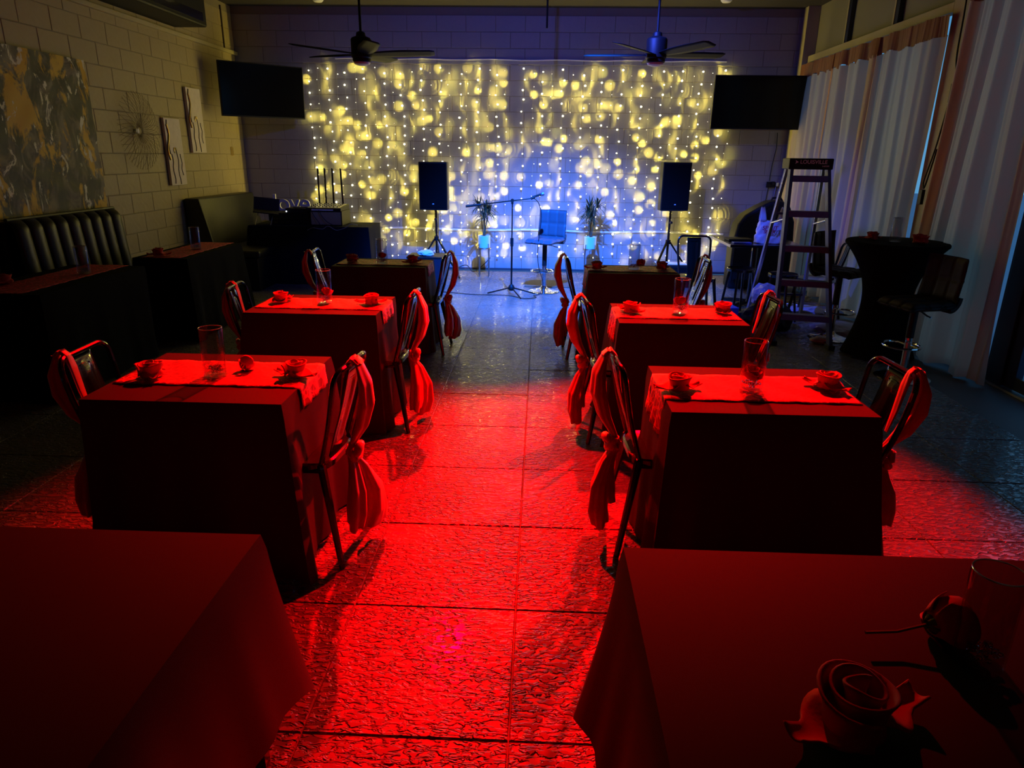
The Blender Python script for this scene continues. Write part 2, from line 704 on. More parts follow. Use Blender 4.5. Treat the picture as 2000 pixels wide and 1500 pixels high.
def make_wall(name, plane, pos, a0, a1, z0, z1, m, seed, limit_sort, cap=295):
    items, mesh, made, H = blocks(None, plane, a0, a1, z0, z1, m, seed)
    if plane == 'y':
        w = struct(MB().box(XL - 0.1, XR + 0.1, pos, pos + 0.1, 0, ZC).build(name, mortar_m))
    else:
        w = struct(MB().box(pos - 0.1, pos, YF, YB, 0, ZC).build(name, mortar_m))
    items.sort(key=limit_sort)
    rest = MB()
    for i, (s, e, z) in enumerate(items):
        l = e - s
        cen = (s + e) / 2
        b = mesh(l)
        loc = (cen, pos, z + H / 2) if plane == 'y' else (pos, cen, z + H / 2)
        if i < cap:
            k = round(l, 3)
            if k not in made:
                o = b.build('concrete_block', m, w)
                made[k] = o
            else:
                o = made[k].copy()
                C.objects.link(o)
            o.location = loc
            o.rotation_euler = (R.uniform(-.004, .004), 0, R.uniform(-.004, .004))
        else:
            rest.add([(v[0] + loc[0], v[1] + loc[1], v[2] + loc[2]) for v in b.v], b.f)
    if rest.v:
        o = rest.build('concrete_blocks', m, w)
        o['kind'] = 'stuff'
    return w


make_wall('wall_back', 'y', YB, XL, XR, 0.0, ZC, bwall_m, 3, lambda q: (q[2] > 3.3, abs((q[0] + q[1]) / 2) > 3.4 and q[2] < 0.7, q[2] < 0.1, q[0] > 3.2))
make_wall('wall_left', 'x', XL, 4.9, YB, 0.2, 3.5, wall_m, 4, lambda q: (q[2] > 3.2, q[1] < 5, q[2] < 0.5))
struct(MB().box(XL - 0.1, XR + 0.1, YF - 0.1, YF, 0, ZC).build('wall_front', panel_m))

# right wall: pieces around the windows
wr = struct(MB().box(XR, XR + 0.12, YF, 3.0, 0, ZC).box(XR, XR + 0.12, YB - 0.25, YB, 0, ZC).box(XR, XR + 0.12, 3.0, 5.35, 2.6, ZC)
            .box(XR, XR + 0.12, 6.3, 6.78, 0, ZC).box(XR, XR + 0.12, 6.78, YB - 0.25, 2.95, ZC)
            .box(XR, XR + 0.12, 5.35, 6.3, 3.3, ZC).box(XR, XR + 0.12, 6.78, YB - 0.25, 0, 0.10).box(XR, XR + 0.12, 5.3, 6.3, 0, 0.10)
            .build('wall_right', panel_m))
struct(MB().box(XR - 0.10, XR, 6.34, 6.74, 0, ZC).build('trim_1', wood_m, bevel=0.004))      # pilaster
struct(MB().box(XR - 0.16, XR, YB - 0.22, YB - 0.08, 0, ZC).build('trim_2', wood_m, bevel=0.004))  # corner post
struct(MB().box(XR - 0.09, XR, 6.76, YB - 0.24, 2.87, 2.95).build('trim_3', wood_m, bevel=0.004))  # transom beam
wn = struct(MB().box(XR - 0.05, XR, 7.86, 7.94, 2.95, 3.55).build('window_1', frame_m))
MB().box(XR - 0.055, XR - 0.015, 7.93, 7.96, 2.95, 3.55).build('mullion', wood_m, wn)
MB().box(XR - 0.05, XR, 9.06, 9.14, 2.95, 3.55).build('mullion', frame_m, wn)
MB().box(XR - 0.055, XR - 0.015, 9.13, 9.16, 2.95, 3.55).build('mullion', wood_m, wn)
for y in (6.81, 7.90, 9.10, YB - 0.29):
    MB().box(XR + 0.01, XR + 0.07, y - 0.03, y + 0.03, 0.1, 2.87).build('mullion', frame_m, wn)
MB().box(XR + 0.035, XR + 0.041, 6.80, YB - 0.26, 0.10, 2.95).build('glass_pane', pane, wn)
wn2 = struct(MB().box(XR + 0.0, XR + 0.07, 5.32, 5.40, 0.0, 3.3).box(XR, XR + 0.07, 6.26, 6.32, 0, 3.3).build('window_2', frame_m))
MB().box(XR + 0.035, XR + 0.041, 5.35, 6.3, 0.10, 3.3).build('glass_pane', pane, wn2)
dr = struct(MB().box(XR - 0.03, XR + 0.08, 5.16, 5.34, 0, 2.6).box(XR - 0.03, XR + 0.08, 3.0, 3.1, 0, 2.6).box(XR - 0.03, XR + 0.08, 3.1, 5.16, 2.5, 2.6).build('door_1', frame_m, bevel=0.005))
MB().box(XR - 0.01, XR + 0.05, 5.04, 5.16, 0.02, 2.5).box(XR - 0.01, XR + 0.05, 4.05, 4.15, 0.02, 2.5).box(XR - 0.01, XR + 0.05, 4.15, 5.04, 0.02, 0.12).box(XR - 0.01, XR + 0.05, 4.15, 5.04, 2.38, 2.5).build('door_leaf', frame_m, dr, bevel=0.004)
MB().box(XR + 0.015, XR + 0.021, 4.15, 5.04, 0.12, 2.38).build('glass_pane', pane, dr)
MB().box(XR + 0.0, XR + 0.05, 3.1, 4.05, 0.02, 2.5).build('daylight_block', frame_m, dr)  # out of view, made solid to keep daylight out of the room
MB().box(XR - 0.05, XR + 0.12, 3.0, 5.34, -0.004, 0.012).build('threshold', alu, dr)
# outside pavement and low wall seen through the glass
struct(MB().box(XR + 0.13, 30, -20, 40, -0.12, -0.05).build('ground', asphalt))
# baseboards / trims
struct(MB().box(XL, XR - 0.2, YB - 0.022, YB, 0, 0.035).build('baseboard_back', mat('dark_base', (0.05, 0.05, 0.06), 0.6)))
struct(MB().box(XL, XL + 0.045, 5.0, YB, 2.93, 2.975).build('trim_4', wood_m, bevel=0.004))
struct(MB().box(XL, XL + 0.02, YB - 0.35, YB - 0.33, 2.975, 3.5).build('trim_5', crease_m))
mb = MB()
for i in range(40):
    pass
ledge = [(-2.9 + i * 0.2, YB - 0.012, 2.905 + 0.006 * math.sin(i * 1.3)) for i in range(28)]
struct(MB().tube(ledge, 0.011, 6).build('trim_6', white_m, smooth=True))
lowp = [(-2.3 + i * 0.2, YB - 0.02, 0.60 + 0.010 * math.sin(i * 0.7)) for i in range(26)]
struct(MB().tube(lowp, 0.016, 8).build('trim_7', white_m, smooth=True))

# ================================================================== STRING LIGHT CURTAINS
ZT = 2.84
BACK_SIGN = -1
OUTWARD = 0.38


def pattern_light(i):
    """the bulb's clear moulding throws rings and streaks on the wall behind it"""
    d = bpy.data.lights.new('led', 'POINT')
    d.shadow_soft_size = 0.006
    d.color = WARM
    d.use_nodes = True
    n = d.node_tree
    em = n.nodes['Emission']
    g = n.nodes.new('ShaderNodeNewGeometry')
    vm = n.nodes.new('ShaderNodeVectorMath')
    vm.operation = 'ABSOLUTE'
    s = n.nodes.new('ShaderNodeSeparateXYZ')
    n.links.new(g.outputs['Incoming'], s.inputs[0])
    rr = random.Random(i * 13 + 5)
    kind = i % 4

    def mth(op, a, b=None, c=None):
        k = n.nodes.new('ShaderNodeMath')
        k.operation = op
        for j, x in enumerate((a, b, c)):
            if x is None:
                continue
            if isinstance(x, (int, float)):
                k.inputs[j].default_value = x
            else:
                n.links.new(x, k.inputs[j])
        return k.outputs[0]
    ny = mth('MAXIMUM', mth('ABSOLUTE', s.outputs['Y']), 0.05)
    px = mth('DIVIDE', s.outputs['X'], ny)
    pz = mth('DIVIDE', s.outputs['Z'], ny)
    ox, oz = rr.uniform(-.25, .25), rr.uniform(-.3, .3)
    qx = mth('SUBTRACT', px, ox)
    qz = mth('SUBTRACT', pz, oz)
    r2 = mth('ADD', mth('MULTIPLY', qx, qx), mth('MULTIPLY', qz, qz))
    r = mth('SQRT', r2)
    disc = mth('SMOOTH_MIN', mth('MAXIMUM', mth('MULTIPLY', mth('SUBTRACT', 0.60, r), 6.0), 0.0), 1.0, 0.3)
    sgn = 1 if rr.random() < .5 else -1
    # arcs: rings limited to one side
    ring = mth('POWER', mth('ABSOLUTE', mth('SINE', mth('MULTIPLY', r, 8.5 + rr.random() * 4))), 3.0)
    side = mth('MAXIMUM', mth('MULTIPLY', qx, sgn * 1.0), 0.0)
    fade = mth('DIVIDE', 1.0, mth('ADD', 1.0, mth('POWER', mth('MULTIPLY', r, 0.85), 5.0)))
    arcs = mth('MULTIPLY', mth('MULTIPLY', ring, side), fade)
    # vertical streak
    st = mth('DIVIDE', 1.0, mth('ADD', 1.0, mth('POWER', mth('MULTIPLY', mth('ABSOLUTE', mth('ADD', qx, mth('MULTIPLY', mth('MULTIPLY', qz, qz), 0.35 * sgn))), 5.0), 3.0)))
    st = mth('MULTIPLY', st, mth('DIVIDE', 1.0, mth('ADD', 1.0, mth('POWER', mth('MULTIPLY', mth('ABSOLUTE', qz), 0.8), 5.0))))
    if kind == 0:
        pat = mth('ADD', mth('MULTIPLY', disc, 1.7), 0.05)
    elif kind == 1:
        pat = mth('ADD', mth('MULTIPLY', arcs, 3.4), 0.05)
    elif kind == 2:
        pat = mth('ADD', mth('MULTIPLY', st, 1.1), 0.05)
    else:
        pat = mth('ADD', mth('ADD', mth('MULTIPLY', disc, 1.0), mth('MULTIPLY', arcs, 2.4)), 0.05)
    if BACK_SIGN:
        front = mth('GREATER_THAN', mth('MULTIPLY', s.outputs['Y'], BACK_SIGN), 0.0)   # 1 towards the room
        pat = mth('ADD', mth('MULTIPLY', mth('SUBTRACT', 1.0, front), pat), mth('MULTIPLY', front, OUTWARD))
    n.links.new(pat, em.inputs['Strength'])
    return d


NPAT = 12
PATS = [pattern_light(i) for i in range(NPAT)]
LEDE = 1.05
for d in PATS:
    d.energy = LEDE


def light_curtain(x0, x1, label, seed, extra_bottom):
    rr = random.Random(seed)
    t = thing('string_light_curtain', label, 'string lights', ((x0 + x1) / 2, YB - 0.05, 0), 0, 'string light curtains on the back wall')
    cx = (x0 + x1) / 2
    top = [(x0 - cx + (x1 - x0) * i / 20, 0, ZT + 0.006 * math.sin(i * 2.1)) for i in range(21)]
    MB().tube(top, 0.004, 5).build('header_wire', wire_m, t, smooth=True)
    n = 22
    k = 0
    for i in range(n):
        xs = x0 + (x1 - x0) * (i + 0.5) / n - cx + rr.uniform(-.02, .02)
        big = i % 2 == 0
        zb = rr.uniform(0.10, 0.22)
        yo = rr.uniform(-0.05, 0.01)
        ph = rr.uniform(0, 6)
        path = []
        for j in range(15):
            z = ZT - (ZT - zb) * j / 14
            path.append((xs + 0.010 * math.sin(j * 0.9 + ph), yo * min(1, j / 2), z))
        w = MB().tube(path, 0.0017, 4, caps=False).build('wire_strand', wire_m, t, smooth=True)
        b = MB()
        step = 0.142 if big else 0.15
        z = ZT - rr.uniform(0.05, 0.14)
        while z > zb:
            fx = xs + 0.010 * math.sin((ZT - z) / (ZT - zb) * 14 * 0.9 + ph) + rr.uniform(-.018, .018)
            rad = rr.choice((0.011, 0.014, 0.015)) if big else rr.choice((0.005, 0.006, 0.008))
            b.ico((fx, yo - 0.004, z), rad)
            # real light of the bulb, thrown back on the wall
            p = 0.62 if big else 0.40
            if rr.random() < p * (1.0 if z > 1.0 else 0.9):
                o = bpy.data.objects.new('led', PATS[rr.randrange(NPAT)])
                o.location = (fx + rr.uniform(-.03, .03), -0.055 - rr.random() * 0.045, z + rr.uniform(-.03, .03))
                o.parent = t
                C.objects.link(o)
                k += 1
            z -= step * rr.uniform(0.82, 1.18)
        bo = b.build('bulbs', bulb_m if big else bulb_s, w)
        bo['kind'] = 'stuff'
    return k


n1 = light_curtain(-3.34, -0.44, 'curtain of warm string lights on the left half of the back wall', 11, 0)
n2 = light_curtain(-0.34, 2.66, 'curtain of warm string lights on the right half of the back wall', 12, 0)
print('led lights', n1 + n2)


# ================================================================== TABLES + CLOTHS
def table(cx, cy, w, d, label, h=0.742):
    t = thing('dining_table', label, 'table', (cx, cy, 0), 0, 'dining tables under black cloths')
    MB().box(-w / 2 + .012, w / 2 - .012, -d / 2 + .012, d / 2 - .012, h - 0.025, h).build('tabletop', black_plastic, t, bevel=0.004)
    for sx in (-1, 1):
        for sy in (-1, 1):
            MB().bar((sx * (w / 2 - .05), sy * (d / 2 - .05), 0), (sx * (w / 2 - .05), sy * (d / 2 - .05), h - .025), .03).build('leg', black_metal, t)
    return t


def cloth(cx, cy, w, d, label, drop=0.66, h=0.75, m=None, flare=0.06, seed=1, corner=1.25, folds=9, group='black tablecloths', fmin=0.012, cflare=0.10):
    rr = random.Random(seed)
    pts = []
    rc = 0.012
    # perimeter samples
    per = []
    ns = 26
    a, b = w / 2, d / 2
    for (x0, y0, x1, y1, nx, ny) in ((-a, -b, a, -b, 0, -1), (a, -b, a, b, 1, 0), (a, b, -a, b, 0, 1), (-a, b, -a, -b, -1, 0)):
        L = math.hypot(x1 - x0, y1 - y0)
        k = max(10, int(L / 0.035))
        for i in range(k):
            t = i / k
            e = min(t, 1 - t) * L          # distance from corner
            cw = max(0, 1 - e / 0.16)
            # blended normal near corners
            if t < 0.5:
                pn = {(0, -1): (-1, 0), (1, 0): (0, -1), (0, 1): (1, 0), (-1, 0): (0, 1)}[(nx, ny)]
            else:
                pn = {(0, -1): (1, 0), (1, 0): (0, 1), (0, 1): (-1, 0), (-1, 0): (0, -1)}[(nx, ny)]
            mx_, my_ = nx + pn[0] * cw, ny + pn[1] * cw
            q = math.hypot(mx_, my_)
            per.append((x0 + (x1 - x0) * t, y0 + (y1 - y0) * t, mx_ / q, my_ / q, cw, e))
    n = len(per)
    ph = rr.uniform(0, 6)
    rows = 14
    vs = []
    for j in range(rows + 1):
        t = j / rows
        for i, (x, y, nx, ny, cw, e) in enumerate(per):
            L = drop * (1 + (corner - 1) * cw ** 1.5)
            ang = i / n * 2 * PI * folds
            amp = (0.012 + 0.035 * cw) * t
            out = 0.004 + (flare + cflare * cw) * t ** 1.2 * drop + amp * math.sin(ang + ph) + 0.4 * amp * math.sin(ang * 2.3 + ph * 2)
            if j == 0:
                out = -0.004
                z = h
            else:
                z = max(fmin, h - 0.006 - L * t)
                if h - L * t < fmin:
                    out += (fmin - (h - L * t)) * 0.6
            vs.append((x + nx * out, y + ny * out, z))
    fs = []
    for j in range(rows):
        for i in range(n):
            k = (i + 1) % n
            fs.append((j * n + i, j * n + k, (j + 1) * n + k, (j + 1) * n + i))
    fs.append(tuple(range(n)))
    mb = MB()
    mb.add(vs, fs)
    o = mb.build('tablecloth', m or black_cloth, None, smooth=True)
    o.location = (cx, cy, 0)
    tag(o, label, 'tablecloth', group)
    return o


def runner(cx, cy, L, Wd, hang_l, hang_r, label, h=0.7535, group='red lace table runners', along='x', over=0.03):
    """scalloped lace runner lying along the table, its ends hanging over the edge"""
    half = L / 2
    nu, nv = 60, 16
    tot = L + hang_l + hang_r

    def fn(u, v):
        s = u * tot - hang_l
        yy = (v - 0.5) * Wd
        sc = 0.008 * abs(math.sin(s * 32)) if v in (0, 1) else 0
        yy += (-sc if v == 0 else sc)
        if s < 0:
            x = -half - 0.012 - 0.03 * (-s) * (1 + math.sin(v * 17)) - 0.010 * math.sin(v * 23) * min(1, -s * 6)
            z = h + s
            x = -half - 0.014 - over * min(1, -s * 4) + 0.012 * math.sin(v * 21 + 1) * min(1, -s * 5)
            if u == 0:
                z -= 0.008 * abs(math.sin(v * 30))
        elif s > L:
            q = s - L
            x = half + 0.014 + over * min(1, q * 4) - 0.012 * math.sin(v * 21) * min(1, q * 5)
            z = h - q
        else:
            x = -half + s
            z = h
            dd = min(s, L - s)
            if dd < 0.01:
                x += 0
        z += 0.0012 * math.sin(s * 40 + v * 9)
        return (x, yy, z)
    o = MB().grid(fn, nu, nv).build('table_runner', lace, None, smooth='all', solid=0.002)
    o.location = (cx, cy, 0)
    if along == 'y':
        o.rotation_euler = (0, 0, PI / 2)
    return tag(o, label, 'table runner', group)


ROWS = {
    'front right': (0.895, 2.715, 0.775, 0.60),
    'front left': (-1.345, 2.715, 0.785, 0.655),
    'middle right': (0.840, 4.13, 0.745, 0.56),
    'middle left': (-1.345, 4.20, 0.80, 0.57),
    'far right': (0.78, 5.84, 0.745, 0.47),
    'far left': (-1.345, 5.96, 0.80, 0.50),
}
WHERE = {
    'front right': 'right of the aisle in the second row',
    'front left': 'left of the aisle in the second row',
    'middle right': 'right of the aisle in the third row',
    'middle left': 'left of the aisle in the third row',
    'far right': 'right of the aisle by the stage',
    'far left': 'left of the aisle by the stage',
}
for k, (cx, cy, w, d) in ROWS.items():
    table(cx, cy, w, d, 'dining table under the black cloth ' + WHERE[k])
    cloth(cx, cy, w, d, 'black tablecloth to the floor, ' + WHERE[k], seed=hash(cx * 7 + cy) % 97, drop=0.735, flare=0.03, cflare=0.06, corner=1.02)
    right = 'right' in k
    hl, hr = (0.15, 0.0) if right else (0.0, 0.09)
    rw = 0.33 if 'front' in k else 0.30
    ry = cy + (0.0 if k != 'front left' else 0.03)
    runner(cx + (0.0 if right else 0.005), ry, w - 0.03 if True else w, rw, hl, hr, 'red scalloped lace runner on the table ' + WHERE[k])

# two large tables at the very front
table(1.07, 0.88, 1.70, 1.18, 'large dining table in the near right corner under plain black cloth')
cloth(1.07, 0.88, 1.70, 1.18, 'plain black tablecloth in the near right corner, hem swinging into the aisle', drop=0.45, flare=0.10, seed=5, corner=1.32, folds=13, cflare=0.14)
table(-1.50, 0.88, 1.66, 1.19, 'large dining table in the near left corner under plain black cloth')
cloth(-1.50, 0.88, 1.66, 1.19, 'plain black tablecloth in the near left corner, corner fold hanging', drop=0.42, flare=0.12, seed=8, corner=1.25, folds=13, cflare=0.18)


# ------------------------------------------------------------------ napkin roses
def napkin_rose(seed, s=1.0):
    rr = random.Random(seed)
    t = thing('napkin_rose', '', 'napkin', (0, 0, 0))
    turns = 2.7
    ph = rr.uniform(0, 6)

    def fn(u, v):
        a = u * turns * 2 * PI + ph
        r = (0.010 + 0.034 * u) * (1 + 0.06 * math.sin(a * 2.3))
        hh = (0.058 - 0.010 * u + 0.004 * math.sin(a * 1.7)) * s
        flr = 0.006 * v * v * (0.4 + u) - 0.004 * math.sin(v * PI)
        return ((r + flr) * math.cos(a) * s, (r + flr) * math.sin(a) * s, 0.004 + hh * v)
    MB().grid(fn, 70, 6).build('rolled_bloom', napkin_m, t, smooth='all', solid=0.0035)
    for k, an in enumerate((ph, ph + PI * rr.uniform(0.8, 1.1))):
        ca, sa = math.cos(an), math.sin(an)
        LL = rr.uniform(0.085, 0.10)

        def leaf(u, v):
            y = (v - 0.5) * 2
            wd = 0.042 * math.sin(min(1, u * 1.25 + 0.12) * PI * 0.82 + 0.2)
            x = u * LL
            z = 0.004 + 0.030 * math.exp(-((u - 0.15) / 0.25) ** 2) * (1 - y * y * 0.3) + 0.010 * (y * y) * u + 0.012 * u ** 3
            yy = y * wd
            return ((x * ca - yy * sa) * s, (x * sa + yy * ca) * s, z * s)
        MB().grid(leaf, 12, 8).build('folded_leaf', napkin_m, t, smooth='all', solid=0.003)
    return t


nr0 = [napkin_rose(21), napkin_rose(22), napkin_rose(23)]
used = [False] * 3


def place_rose(x, y, z, rz, label, i, sc=1.0):
    if not used[i]:
        used[i] = True
        o = nr0[i]
        o.location = (x, y, z)
        o.rotation_euler = (0, 0, rz)
    else:
        o = dup(nr0[i], (x, y, z), rz)
    o.scale = (sc, sc, sc)
    o['label'] = label
    o['group'] = 'napkins rolled into roses'
    return o


zt = 0.757
NAP = {
    'front right': ((0.578, 2.66), (1.20, 2.74)),
    'front left': ((-1.60, 2.66), (-1.01, 2.72)),
    'middle right': ((0.565, 4.115), (1.13, 4.16)),
    'middle left': ((-1.61, 4.21), (-1.035, 4.20)),
    'far right': ((0.49, 5.78), (1.04, 5.83)),
    'far left': ((-1.62, 5.95), (-1.09, 5.93)),
}
for q, (k, ps) in enumerate(NAP.items()):
    for j, (x, y) in enumerate(ps):
        place_rose(x, y, zt, [2.4, -0.4, 2.9, 0.3, 1.0, 2.2][q] + j * 0.7,
                   'red napkin rose, %s end of the table %s' % (('left', 'right')[j], WHERE[k]), (q + j) % 3, 1.08)
place_rose(0.545, 0.93, 0.753, -0.6, 'red napkin rose on the plain black cloth in the near right corner', 0, 1.45)


# ------------------------------------------------------------------ glass vases
def vase(sc=1.0):
    t = thing('glass_vase', '', 'vase')
    r = 0.047
    MB().lathe([(0.0005, 0.0), (r - .003, 0.0), (r, 0.004), (r, 0.205), (r - .001, 0.207), (r - .004, 0.205), (r - .004, 0.012), (0.0005, 0.010)], 32).build('glass_cylinder', vglass, t, smooth=True)
    MB().tube([((r - .002) * math.cos(2 * PI * k / 32), (r - .002) * math.sin(2 * PI * k / 32), .206) for k in range(32)], .0017, 6, closed=True).build('rim', mat('rim_highlight', (.75, .75, .75), .15, .9), t, smooth=True)  # shiny metal ring added as the bright highlight on the glass lip
    rr = random.Random(4)
    g = MB()
    for i in range(34):
        a = rr.uniform(0, 6.28)
        q = math.sqrt(rr.random()) * (r - 0.014)
        g.ico((q * math.cos(a), q * math.sin(a), 0.018 + 0.022 * rr.random()), rr.uniform(0.006, 0.009), (1, 1, 0.7))
    o = g.build('glass_gems', glass, t)
    o['kind'] = 'stuff'
    return t


v0 = vase()
vused = False


def place_vase(x, y, z, label, sc=1.0):
    global vused
    if not vused:
        vused = True
        o = v0
        o.location = (x, y, z)
    else:
        o = dup(v0, (x, y, z))
    o['label'] = label
    o['group'] = 'clear glass cylinder vases'
    o.scale = (sc,) * 3
    return o


VAS = {'front right': (0.875, 2.68), 'front left': (-1.345, 2.70), 'middle right': (0.866, 4.13), 'middle left': (-1.336, 4.21), 'far right': (0.80, 5.82), 'far left': (-1.343, 5.88)}
for k, (x, y) in VAS.items():
    place_vase(x, y, zt, 'clear cylinder vase on the table ' + WHERE[k])
place_vase(0.845, 1.10, 0.753, 'clear cylinder vase on the plain black cloth in the near right corner', 0.95)


# ------------------------------------------------------------------ roses
def rose(head=0.036, stem=0.0):
    t = thing('artificial_rose', '', 'flower')
    rr = random.Random(9)
    b = MB()
    for k in range(9):
        an = k * 2.4
        rad = 0.012 + 0.024 * k / 8
        hh = 0.050 - 0.012 * k / 8

        def pet(u, v):
            a = an + (u - 0.5) * (2.3 - 0.08 * k)
            rr_ = rad * (0.55 + 0.5 * math.sin(min(1, v * 1.1) * PI * 0.6)) + 0.006 * v ** 3
            return (rr_ * math.cos(a), rr_ * math.sin(a), 0.006 + hh * v * (1 - 0.5 * (2 * u - 1) ** 4))
        b.grid(pet, 8, 6)
    b.build('petals', rose_m, t, smooth='all', solid=0.0015)
    c = MB()
    for k in range(5):
        an = k * 2 * PI / 5

        def sp_(u, v):
            a = an + (u - .5) * (1.1 * (1 - v) + .05)
            return ((0.006 + 0.024 * v) * math.cos(a), (0.006 + 0.024 * v) * math.sin(a), 0.0 + 0.026 * v)
        c.grid(sp_, 3, 4)
    c.build('sepals', sepal, t, smooth='all', solid=0.001)
    if stem:
        MB().tube([(0, 0, 0.004), (0.004, 0, -stem * .5), (0, 0.003, -stem)], 0.0022, 6).build('stem', sepal, t, smooth=True)
    return t


ra = rose(stem=0.085)
ra.location = (0.775, 1.155, 0.792)
ra.rotation_euler = (0.35, 1.45, 0.5)
ra.scale = (1.45,) * 3
tag(ra, 'red rose with green sepals lying behind the vase in the near right corner', 'flower', 'red artificial roses')
for (x, y, z, rx, ry, rz, sc, lab) in (
        (0.868, 2.685, 0.803, 0.3, 0.2, 0, 1.0, 'red rose head inside the vase of the front right table'),
        (-1.255, 2.76, 0.775, -0.9, 1.0, 0.4, 0.95, 'red rose head leaning beside the vase of the front left table'),
        (0.862, 4.13, 0.803, -0.3, 0.2, 1, 0.95, 'red rose head inside the vase of the middle right table'),
        (-1.325, 4.21, 0.803, 0.3, 0.2, 2, 0.9, 'red rose head inside the vase of the middle left table'),
        (0.86, 5.80, 0.790, 0.3, 0.9, 2, 1.0, 'dark red rose head leaning on the vase of the far right table'),
        (-1.343, 5.885, 0.80, 0.2, 0.1, 2, 0.9, 'dark red rose head inside the vase of the far left table')):
    o = dup(ra, (x, y, z))
    for chd in list(o.children):
        if chd.name.startswith('stem'):
            bpy.data.objects.remove(chd)
    o.rotation_euler = (rx, ry, rz)
    o.scale = (sc,) * 3
    o['label'] = lab


# ------------------------------------------------------------------ metal cafe chairs
def metal_chair():
    """front of the chair looks along +X"""
    t = thing('metal_chair', '', 'chair')
    sh = 0.45
    # seat: pressed sheet with rounded corners and a rolled rim
    n = 32

    def rim(r, z, k=0.06):
        out = []
        for i in range(n):
            a = 2 * PI * (i + .5) / n
            ca, sa = math.cos(a), math.sin(a)
            e = 5.0
            q = (abs(ca) ** e + abs(sa) ** e) ** (-1 / e)
            out.append((q * ca * r * (1.02 if ca > 0 else 1), q * sa * r * (1.0 if ca > 0 else 0.92), z))
        return out
    rings = [rim(.02, sh - .012), rim(.12, sh - .010), rim(.165, sh - .003), rim(.178, sh), rim(.186, sh - .006), rim(.186, sh - .03)]
    vs = [p for r in rings for p in r]
    fs = [tuple(range(n))]
    for j in range(len(rings) - 1):
        for i in range(n):
            k = (i + 1) % n
            fs.append((j * n + i, j * n + k, (j + 1) * n + k, (j + 1) * n + i))
    MB().add(vs, fs).build('seat', black_metal, t, smooth=True)
    for sx in (1, -1):
        for sy in (1, -1):
            tx, ty = sx * .155, sy * .15
            bx, by = sx * (.205 if sx > 0 else .235), sy * .205
            b = MB()
            a_, c_ = Vector((tx, ty, sh - .01)), Vector((bx, by, 0.0))
            b.tube([a_, a_.lerp(c_, .5), c_], [.020, .016, .013], 8)
            b.build('leg', black_metal, t, smooth=True)
    # back tube: an upside-down U leaning back
    W2 = .175
    rc = .055
    pts = []
    b0 = Vector((-.15, 0, sh - .02))
    b1 = Vector((-.245, 0, .845))
    ax = (b1 - b0)

    def at(y, f):
        q = b0 + ax * f
        return (q.x - 0.010 * math.sin(f * PI), y, q.z)
    LEN = ax.length
    fr_ = rc / LEN
    for i in range(8):
        f = (1 - fr_) * i / 7
        pts.append(at(-W2 * (0.86 + 0.14 * min(1, f * 1.5)), f))
    for i in range(1, 7):
        a = PI / 2 * i / 6
        pts.append(at(-W2 + rc * (1 - math.cos(a)), 1 - fr_ + fr_ * math.sin(a)))
    m_ = len(pts)
    mir = [(p[0], -p[1], p[2]) for p in pts[::-1]]
    full = pts + mir
    # top rail bows backwards a little
    full = [(x - 0.022 * (1 - (y / W2) ** 2) * max(0, (z - .55) / .3), y, z) for x, y, z in full]
    MB().tube(full, .0115, 8).build('back_frame', black_metal, t, smooth=True)

    # splat with pressed slot
    def spl(u, v):
        f = 0.02 + 0.94 * v
        y = (u - .5) * (0.135 + 0.015 * v)
        q = b0 + ax * f
        x = q.x - 0.010 * math.sin(f * PI) - 0.022 * max(0, (q.z - .55) / .3)
        e = abs(u - .5) * 2
        dent = 0.006 * (1 if (0.15 < v < 0.9 and e < 0.5) else 0)
        return (x + dent, y, q.z)
    MB().grid(spl, 12, 20).build('splat', black_metal, t, smooth='all', solid=0.004)

    def slot(u, v):
        a = u * 2 * PI
        f = 0.86
        q = b0 + ax * (f + 0.012 * math.sin(a))
        return (q.x - 0.010 * math.sin(f * PI) - 0.016 + 0.005 - 0.008 * v, 0.035 * math.cos(a), q.z)
    MB().grid(slot, 16, 1).build('handle_slot', black_metal, t, smooth='all')
    for sy in (1, -1):
        MB().bar((-.16, sy * .165, sh - .03), (.15, sy * .155, sh - .05), .012).build('stretcher', black_metal, t)
    return t


mc = metal_chair()
mfirst = True


def place_chair(x, y, rz, label, group='black metal chairs with red sashes'):
    """x,y is the point under the top rail of the back"""
    global mfirst
    cx = x + math.cos(rz) * .25
    cy = y + math.sin(rz) * .25
    if mfirst:
        mfirst = False
        o = mc
        o.location = (cx, cy, 0)
        o.rotation_euler = (0, 0, rz)
    else:
        o = dup(mc, (cx, cy, 0), rz)
    o['label'] = label
    o['group'] = group
    return o


